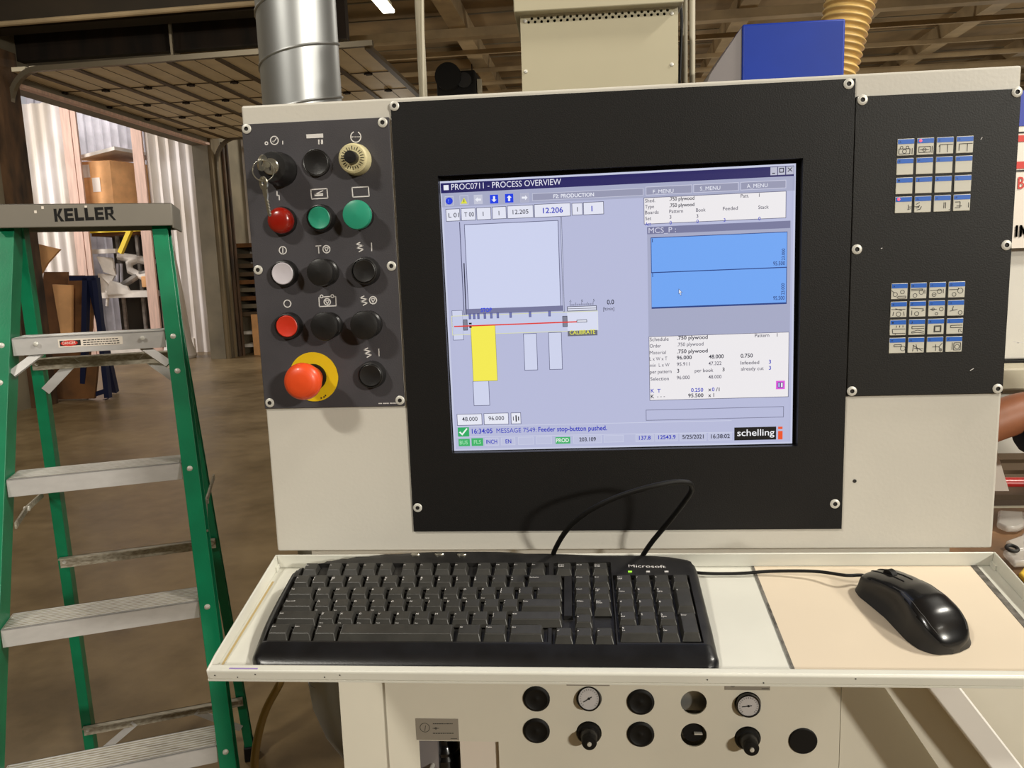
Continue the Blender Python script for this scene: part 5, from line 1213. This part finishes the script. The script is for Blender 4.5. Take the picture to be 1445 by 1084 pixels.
for leg, xa_, xb_ in (('Ctrl', .0440, .0672), ('Start', .0676, .0910), ('Alt', .0914, .1160), ('', .1164, .2330), ('Alt', .2345, .2605), ('Menu', .2609, .2855), ('Ctrl', .2860, .3215)):
    keycap((xa_+xb_)/2, .1420, xb_-xa_, .0195, leg)
fx = lambda px: .0511-.0022+(px-431.3)*.000796
for leg, px in (('Esc', 431.3), ('F1', 465.5), ('F2', 489.4), ('F3', 514.3), ('F4', 538.3), ('F5', 570.6), ('F6', 594.5), ('F7', 618.5), ('F8', 643), ('F9', 675.5), ('F10', 700), ('F11', 725), ('F12', 749.5)):
    keycap(fx(px)+.0092, .0443, .0186, .0175, leg, h=.0075)
NX = .3305
for i, leg in enumerate(('PrtScn|SysRq', 'Scroll', 'Pause|Break')): keycap(NX+UN*(i+.5), .0450, UN*.97, .0178, leg, h=.0075)
keycap(NX+UN*1.5, .0668, UN, KD, 'Home'); keycap(NX+UN*2.5, .0668, UN, KD, 'End')
keycap(NX+UN*1.5, .0856, UN, KD, 'Insert'); keycap(NX+UN*2.5, .0856, UN, KD, 'Page|Up')
keycap(NX+UN*1.5, .1050, UN, .0205, 'Delete'); keycap(NX+UN*2.5, .1050, UN, .0205, 'Page|Down')
keycap(NX+UN*1.5, .1265, UN, KD, '^'); 
for i, leg in enumerate(('<', 'v', '>')): keycap(NX+UN*(i+.5), .1452, UN, KD, leg)
PX = .3935
for r, (t, ls) in enumerate(((.0668, ('Num|Lock', '/', '*', '-')), (.0856, ('7|Home', '8', '9|PgUp')), (.1040, ('4', '5', '6')), (.1225, ('1|End', '2', '3|PgDn')))):
    for i, leg in enumerate(ls): keycap(PX+UN*(i+.5), t, UN, KD, leg)
keycap(PX+UN, .1415, UN*2, KD, '0|Ins'); keycap(PX+UN*2.5, .1415, UN, KD, '.|Del')
keycap(PX+UN*3.5, .0948, UN, .0365, '+'); keycap(PX+UN*3.5, .1320, UN, .0365, 'Enter')
for px, py in ((586, 783), (620, 782.5), (651.5, 783)):
    d = TXF.inverted().to_3x3() @ ray(px, py); o = TXF.inverted() @ CAM; q = o+d*((.0285-o.z)/d.z)
    m = T3(); m.add([(q.x+.0052*cos(2*pi*i/20)*k, q.y+.0026*sin(2*pi*i/20)*k, q.z+h_) for k, h_ in ((1, -.002), (1, .0006), (.8, .0014)) for i in range(20)], [(j*20+i, j*20+(i+1) % 20, (j+1)*20+(i+1) % 20, (j+1)*20+i) for j in range(2) for i in range(20)]+[tuple(range(40, 60))]); m.build('hot_key', 'nickel', kb)
def ktext(t, pa, pb, h_, cap, name, mm='print_white'):
    o = TXF.inverted() @ CAM; q = []
    for p in (pa, pb): d = TXF.inverted().to_3x3() @ ray(*p); q.append(o+d*((h_-o.z)/d.z))
    vs, fs, asp = text_geo(t, True); m = T3(); dd = q[1]-q[0]; m.add([tuple(q[0]+dd*x+V((0, cap*y, 0))) for x, y in vs], fs); m.build(name, mm, kb, smooth=0)
ktext('Microsoft', (887, 800.5), (939.5, 801.5), .0266, .0050, 'lettering')
for px in (889, 914.5, 940.5):
    o = TXF.inverted() @ CAM; d = TXF.inverted().to_3x3() @ ray(px, 806.5); q = o+d*((.0262-o.z)/d.z)
    m = T3(); m.box(q.x-.002, q.x+.002, q.y-.0006, q.y+.0006, q.z-.001, q.z+.0003); m.build('indicator_light', 'led_green' if px == 889 else 'print_white', kb)
# cable loop in front of the console, going back over the tray edge
cp = [P(781, 786, .835), P(783, 776, .82), P(800, 748, .79), P(830, 722, .77), P(870, 702, .76), P(915, 688, .755), P(952, 680.5, .76), P(972, 682, .765), P(976, 692, .775), P(966, 708, .785), P(945, 735, .80), P(920, 765, .815), P(906, 786, .83), P(900, 800, .835)]
MB().tube(bez([V(p) for p in cp], 8), .0028, 12).build('cable', 'rubber_black', kb)

# ================================================================= MOUSE
mo = thing('computer_mouse', 'black corded computer mouse on the beige sheet in the tray', 'mouse', tuple(TXF @ V((.69, -.095, 0))))
mF = V((.6700, -.0380)); mB_ = V((.7060, -.1480)); ML = (mB_-mF).length; md = (mB_-mF).normalized(); ms = V((-md.y, md.x))   # ms: to the right when seen from the front of the mouse
def mprof(s):  # half width, height at s in 0..1 from front to rear
    W_ = [(0, .021), (.03, .0255), (.12, .0282), (.3, .0272), (.45, .0268), (.6, .0290), (.75, .0310), (.87, .0290), (.95, .0225), (.985, .0150), (1, .004)]
    H_ = [(0, .0170), (.03, .0200), (.12, .0245), (.3, .0320), (.5, .0375), (.65, .0370), (.8, .0315), (.9, .0235), (.96, .0160), (.99, .0100), (1, .0060)]
    def ip(T):
        for (a, p), (b, q) in zip(T[:-1], T[1:]):
            if s <= b: u = (s-a)/(b-a); return p+(q-p)*u
        return T[-1][1]
    return ip(W_), ip(H_)
def smooth_p(s):
    acc = [0, 0]; n = 0
    for k in (-.02, -.01, 0, .01, .02):
        w, h = mprof(min(1, max(0, s+k))); acc[0] += w; acc[1] += h; n += 1
    return (acc[0]/n, acc[1]/n) if .03 < s < .96 else mprof(s)
def msurf(s, a, off=0):  # a: 0 left base .. pi right base
    w, h = smooth_p(s); e = .62
    cx = cos(a); sx = sin(a)
    x = w*(abs(cx)**.8)*(1 if cx > 0 else -1); z = h*(abs(sx)**e)
    side = 1-(.12+.17*max(0, sin(pi*min(1, max(0, (s-.08)/.62)))))*sin(min(pi, pi*min(1, z/h*1.15))) if h else 1
    x *= side
    k = 1+off/max(.01, sqrt(x*x+z*z))
    c = mF+md*(ML*s)+ms*(-x*k)*1.0
    return V((c.x, c.y, .0016+z*k))
m = T3(); NS, NA = 44, 36; vs = [tuple(msurf(i/NS, pi*j/NA)) for i in range(NS+1) for j in range(NA+1)]
fs = [(i*(NA+1)+j, (i+1)*(NA+1)+j, (i+1)*(NA+1)+j+1, i*(NA+1)+j+1) for i in range(NS) for j in range(NA)]
fs.append(tuple(j for j in range(NA+1))); fs.append(tuple(NS*(NA+1)+j for j in range(NA+1))); fs += [(i*(NA+1), (i*(NA+1)+NA), (i+1)*(NA+1)+NA, (i+1)*(NA+1)) for i in range(NS)]
m.add(vs, fs)
for k, f_ in enumerate(fs[:NS*NA]):
    i, j = divmod(k, NA); s = i/NS; lim = 10-5*abs(s-.35)
    if j < lim or j > NA-lim: m.m[k] = 1
m.build('shell', ['mouse_top', 'mouse_side'], mo, smooth=60)
def mline(fa, s0, s1, r, name, mm, n=24, off=.0):
    pts = [msurf(s0+(s1-s0)*i/n, fa(s0+(s1-s0)*i/n), off) for i in range(n+1)]; T3().tube(pts, r, 6).build(name, mm, mo)
mline(lambda s: radians(122-10*(s-.4)+30*max(0, s-.6)), .40, .93, .0003, 'seam_line', 'mouse_seam')
mline(lambda s: radians(56), .4, .93, .0003, 'seam_line', 'mouse_seam')
mline(lambda s: radians(97), .0, .40, .0008, 'button_gap', 'rubber_black')
mline(lambda s: radians(83), .0, .40, .0008, 'button_gap', 'rubber_black')
q = msurf(.2, radians(90)); T3().cyl((q.x-ms.x*.003, q.y-ms.y*.003, q.z-.004), (q.x+ms.x*.003, q.y+ms.y*.003, q.z-.004), .0082, n=24).build('scroll_wheel', 'rubber_black', mo)
q = TXF @ V((mF.x-.012, mF.y+.001, .012))
cc_ = [V(TXF @ V((mF.x-.002, mF.y-.006, .0125))), q, P(1195, 812, .80), P(1150, 806.5, .81), P(1090, 806, .815), P(1040, 808.5, .815), P(985, 808, .815), P(900, 809, .82), P(860, 800, .832)]
cc_ = [V(p) for p in cc_]
for i in range(2, len(cc_)):                # rest the lead on the tray, its middle lifted a little
    l = TXF.inverted() @ cc_[i]; hgt = [0, 0, .014, .010, .006, .004, .004, .003, .003][i]
    src = [(0, 0), (0, 0), (1193, 812), (1150, 806.5), (1090, 806.3), (1040, 809.5), (985, 808.5), (930, 800), (850, 798)][i]
    o = TXF.inverted() @ CAM; d = TXF.inverted().to_3x3() @ ray(*src); cc_[i] = TXF @ (o+d*((hgt-o.z)/d.z))
MB().tube(bez(cc_, 10), .0018, 10).build('cable', 'rubber_black', mo)

# ================================================================= LOWER CABINET
YK = .90
cab = thing('pneumatic_cabinet', 'cream lower machine cabinet with gauges and round plugs under the tray', 'cabinet', (.05, YK+.2, 0))
px2 = lambda x: P(x, 1000, YK).x
kx0, kx1, kx2 = P(478, 1000, YK).x, P(545, 1000, YK).x, P(1186, 1000, YK).x
KT = 1.16
hl = [((757, 986), 'plug'), ((831, 986), 'gauge'), ((904, 990.5), 'plug'), ((979, 992), 'open'), ((1055, 993.5), 'gauge'), ((757, 1031), 'plug'), ((831, 1034.5), 'reg'), ((904, 1036), 'plug'), ((979, 1037.5), 'openblack'), ((1055, 1042), 'reg'), ((1133, 1045.5), 'plugflat')]
pt = {}
holes = []
for (q, kd) in hl:
    p = P(*q, YK); holes.append(circle2(p.x, p.z, .0160, 32))
cz = P(640, 1046, YK).z; cxa, cxb = P(592, 1060, YK).x, P(704, 1060, YK).x
holes.append([(cxa, cz-.12), (cxb, cz-.12), (cxb, cz), (cxa, cz)])
plate_holes(kx1, kx2, .04, KT, YK, .002, holes).build('front_panel', 'cabinet_enamel', cab, smooth=0)
MB().box(kx0, kx1-.001, YK+.006, YK+.5, .04, KT).build('corner_post', 'cabinet_enamel', cab)
MB().box(kx2+.0012, .58, YK+.001, YK+.07, .04, 1.075).build('side_panel', 'cabinet_enamel', cab)
MB().box(kx1, kx2, YK+.055, YK+.5, .04, KT).build('inner_wall', 'cabinet_enamel', cab)
MB().box(kx0+.02, .60, YK+.03, YK+.48, 0, .04).build('plinth', 'shadow_black', cab)
for (q, kd) in hl:
    p = P(*q, YK); c = V((p.x, YK, p.z))
    if kd.startswith('plug'):
        MB().lathe(c, (0, -1, 0), [(.0170, 0), (.0170, .0012), (.0155, .0026), (.0138, .0030), (.0120, .0018), (.0030, .0014), (.0018, .0020), (.0003, .0021)] if kd == 'plug' else [(.0172, 0), (.0172, .001), (.0160, .0018), (.0003, .0018)], 36).build('blanking_plug', 'rubber_black', cab)
    elif kd == 'gauge':
        tl = radians(20 if q[0] < 900 else 2)
        if q[0] < 900: c = c+V((0, 0, .0008))
        ax = V((0, -cos(tl), sin(tl))); gs = .0035; c0_ = c; up_ = V((0, sin(tl), cos(tl)))
        g = MB().lathe(c, ax, [(.0150, -.016), (.0150, gs), (.0146, gs+.0025), (.0132, gs+.0028), (.0128, gs+.001), (.0003, gs+.001)], 40).build('pressure_gauge', 'black_gloss', cab)
        MB().lathe(c, ax, [(.0128, gs+.0008), (.0128, gs+.0014), (.0003, gs+.0014)], 40).build('gauge_face', 'gauge_face', g)
        m = MB(); ang = radians(30 if q[0] < 900 else 8)
        cc0 = c+ax*(gs+.0018); D2 = lambda t_: V((1, 0, 0))*cos(t_)+up_*sin(t_)
        m.beam(cc0-D2(ang)*.008, cc0+D2(ang)*.004, .0010, .0004, up=tuple(ax)); m.lathe(cc0, ax, [(.0015, 0), (.0012, .0008)], 12)
        for k in range(19):
            t = radians(-45+k*15); m.beam(cc0+D2(t)*.0098, cc0+D2(t)*.0115, .0004, .0003, up=tuple(ax))
        m.build('gauge_needle', 'ink', g, smooth=0)
    elif kd == 'reg':
        m = MB().lathe(c, (0, -1, 0), [(.0145, -.02), (.0148, .001), (.0135, .004), (.0110, .0045)], 32)
        g = m.build('regulator_knob', 'rubber_black', cab)
        MB().lathe(c, (0, -1, 0), [(.0112, .002), (.0108, .005), (.0104, .0055), (.0098, .014), (.0092, .015)], 32).build('knob_barrel', 'black_plastic', g)
        MB().lathe(c, (0, -1, 0), [(.0090, .014), (.0094, .0205), (.0086, .0225), (.0050, .023)], 32).build('knob_tip', 'rubber_black', g)
        MB().lathe(c, (0, -1, 0), [(.0030, .0225), (.0026, .0245), (.0004, .0248)], 16).build('knob_screw', 'screw_steel', g)
    else:
        if kd == 'openblack':
            MB().lathe(c+V((0, .012, 0)), (0, -1, 0), [(.0128, 0), (.0128, .006), (.0003, .006)], 32).build('valve_body', 'rubber_black', cab)
            MB().box(c.x+.001, c.x+.011, YK+.002, YK+.006, c.z-.001, c.z+.0006).build('valve_slot', 'screw_steel', cab)
            MB().lathe(c+V((0, .0135, 0)), (0, -1, 0), [(.0165, 0), (.0165, .001), (.0128, .001)], 32).build('valve_ring', 'cabinet_enamel', cab)
        else:
            MB().box(c.x-.03, c.x+.03, YK+.02, YK+.024, c.z-.022, c.z+.03).build('inner_plate', 'zinc', cab)
            MB().lathe(c+V((-.003, .0199, .0125)), (0, -1, 0), [(.0045, 0), (.0045, .001)], 16).build('inner_hole', 'socket_dark', cab)
MB().box(-.27, .44, YK+.501, 1.85, .04, 1.198).build('rear_body', 'cabinet_enamel', cab, bevel=.004)
MB().box(-.24, .41, YK+.52, 1.81, 0, .04).build('plinth', 'shadow_black', cab)
# stickers
def sticker(x0, y0, x1, y1, parts):
    a = P(x0, y1, YK); b = P(x1, y0, YK)
    s = MB().box(a.x, b.x, YK-.0005, YK, a.z, b.z).build('instruction_sticker', 'sticker_grey', cab, smooth=0)
    f = Flat(YK-.0006, .0001); parts(f); f.build('sticker_print', 'ink', s, smooth=0)
def sp1(f):
    f.circ((599.5, 1027), 8.2, .0006); f.stroke([(599.5, 1032), (600.5, 1024)], .0006); f.stroke([(610.5, 1028), (619.5, 1028)], .0006); f.circ((615, 1028), 1.6, .0006)
    for y, xe in ((1021.5, 639), (1035, 640)):
        x = 611
        while x < xe: w = random.uniform(1.2, 3.2); f.stroke([(x, y), (min(x+w, xe), y)], .0010); x += w+.9
    f.stroke([(636, 1042.5), (645, 1042.5)], .0006)
sticker(588, 1014.5, 646.5, 1044, sp1)
def sp2(f): f.circ((808, 959), 5, .0006); f.stroke([(848, 965.8), (858, 965.8)], .0007)
sticker(799.5, 950, 860, 967.5, sp2)
def sp3(f): f.circ((1034, 966), 4.2, .0007); f.stroke([(1075, 972), (1085, 972)], .0007)
sticker(1022.5, 950, 1087, 973.5, sp3)
# filter bowl in the cutout
fb = P(629, 1075, YK+.05)
m = MB(); m.lathe((fb.x, YK+.045, cz-.075), (0, 0, 1), [(.022, 0), (.022, .028), (.019, .033), (.020, .038), (.017, .043), (.0145, .048), (.0145, .09)], 28); m.build('filter_regulator', 'black_gloss', cab, smooth=30)
m = MB(); m.box(cxa+.052, cxb+.012, YK+.006, YK+.009, cz-.14, cz+.01); m.build('inner_plate', 'sign_white', cab)  # pale plate added so the shaded cutout interior looks bright
m = MB(); m.box(cxa-.01, cxa+.020, YK+.02, YK+.03, cz-.14, cz+.02); m.build('bracket', 'hopper_grey', cab)
m = MB(); m.cyl((cxa+.012, YK+.02, cz-.048), (cxa+.012, YK+.005, cz-.048), .003, n=10); m.build('fitting', 'screw_steel', cab)
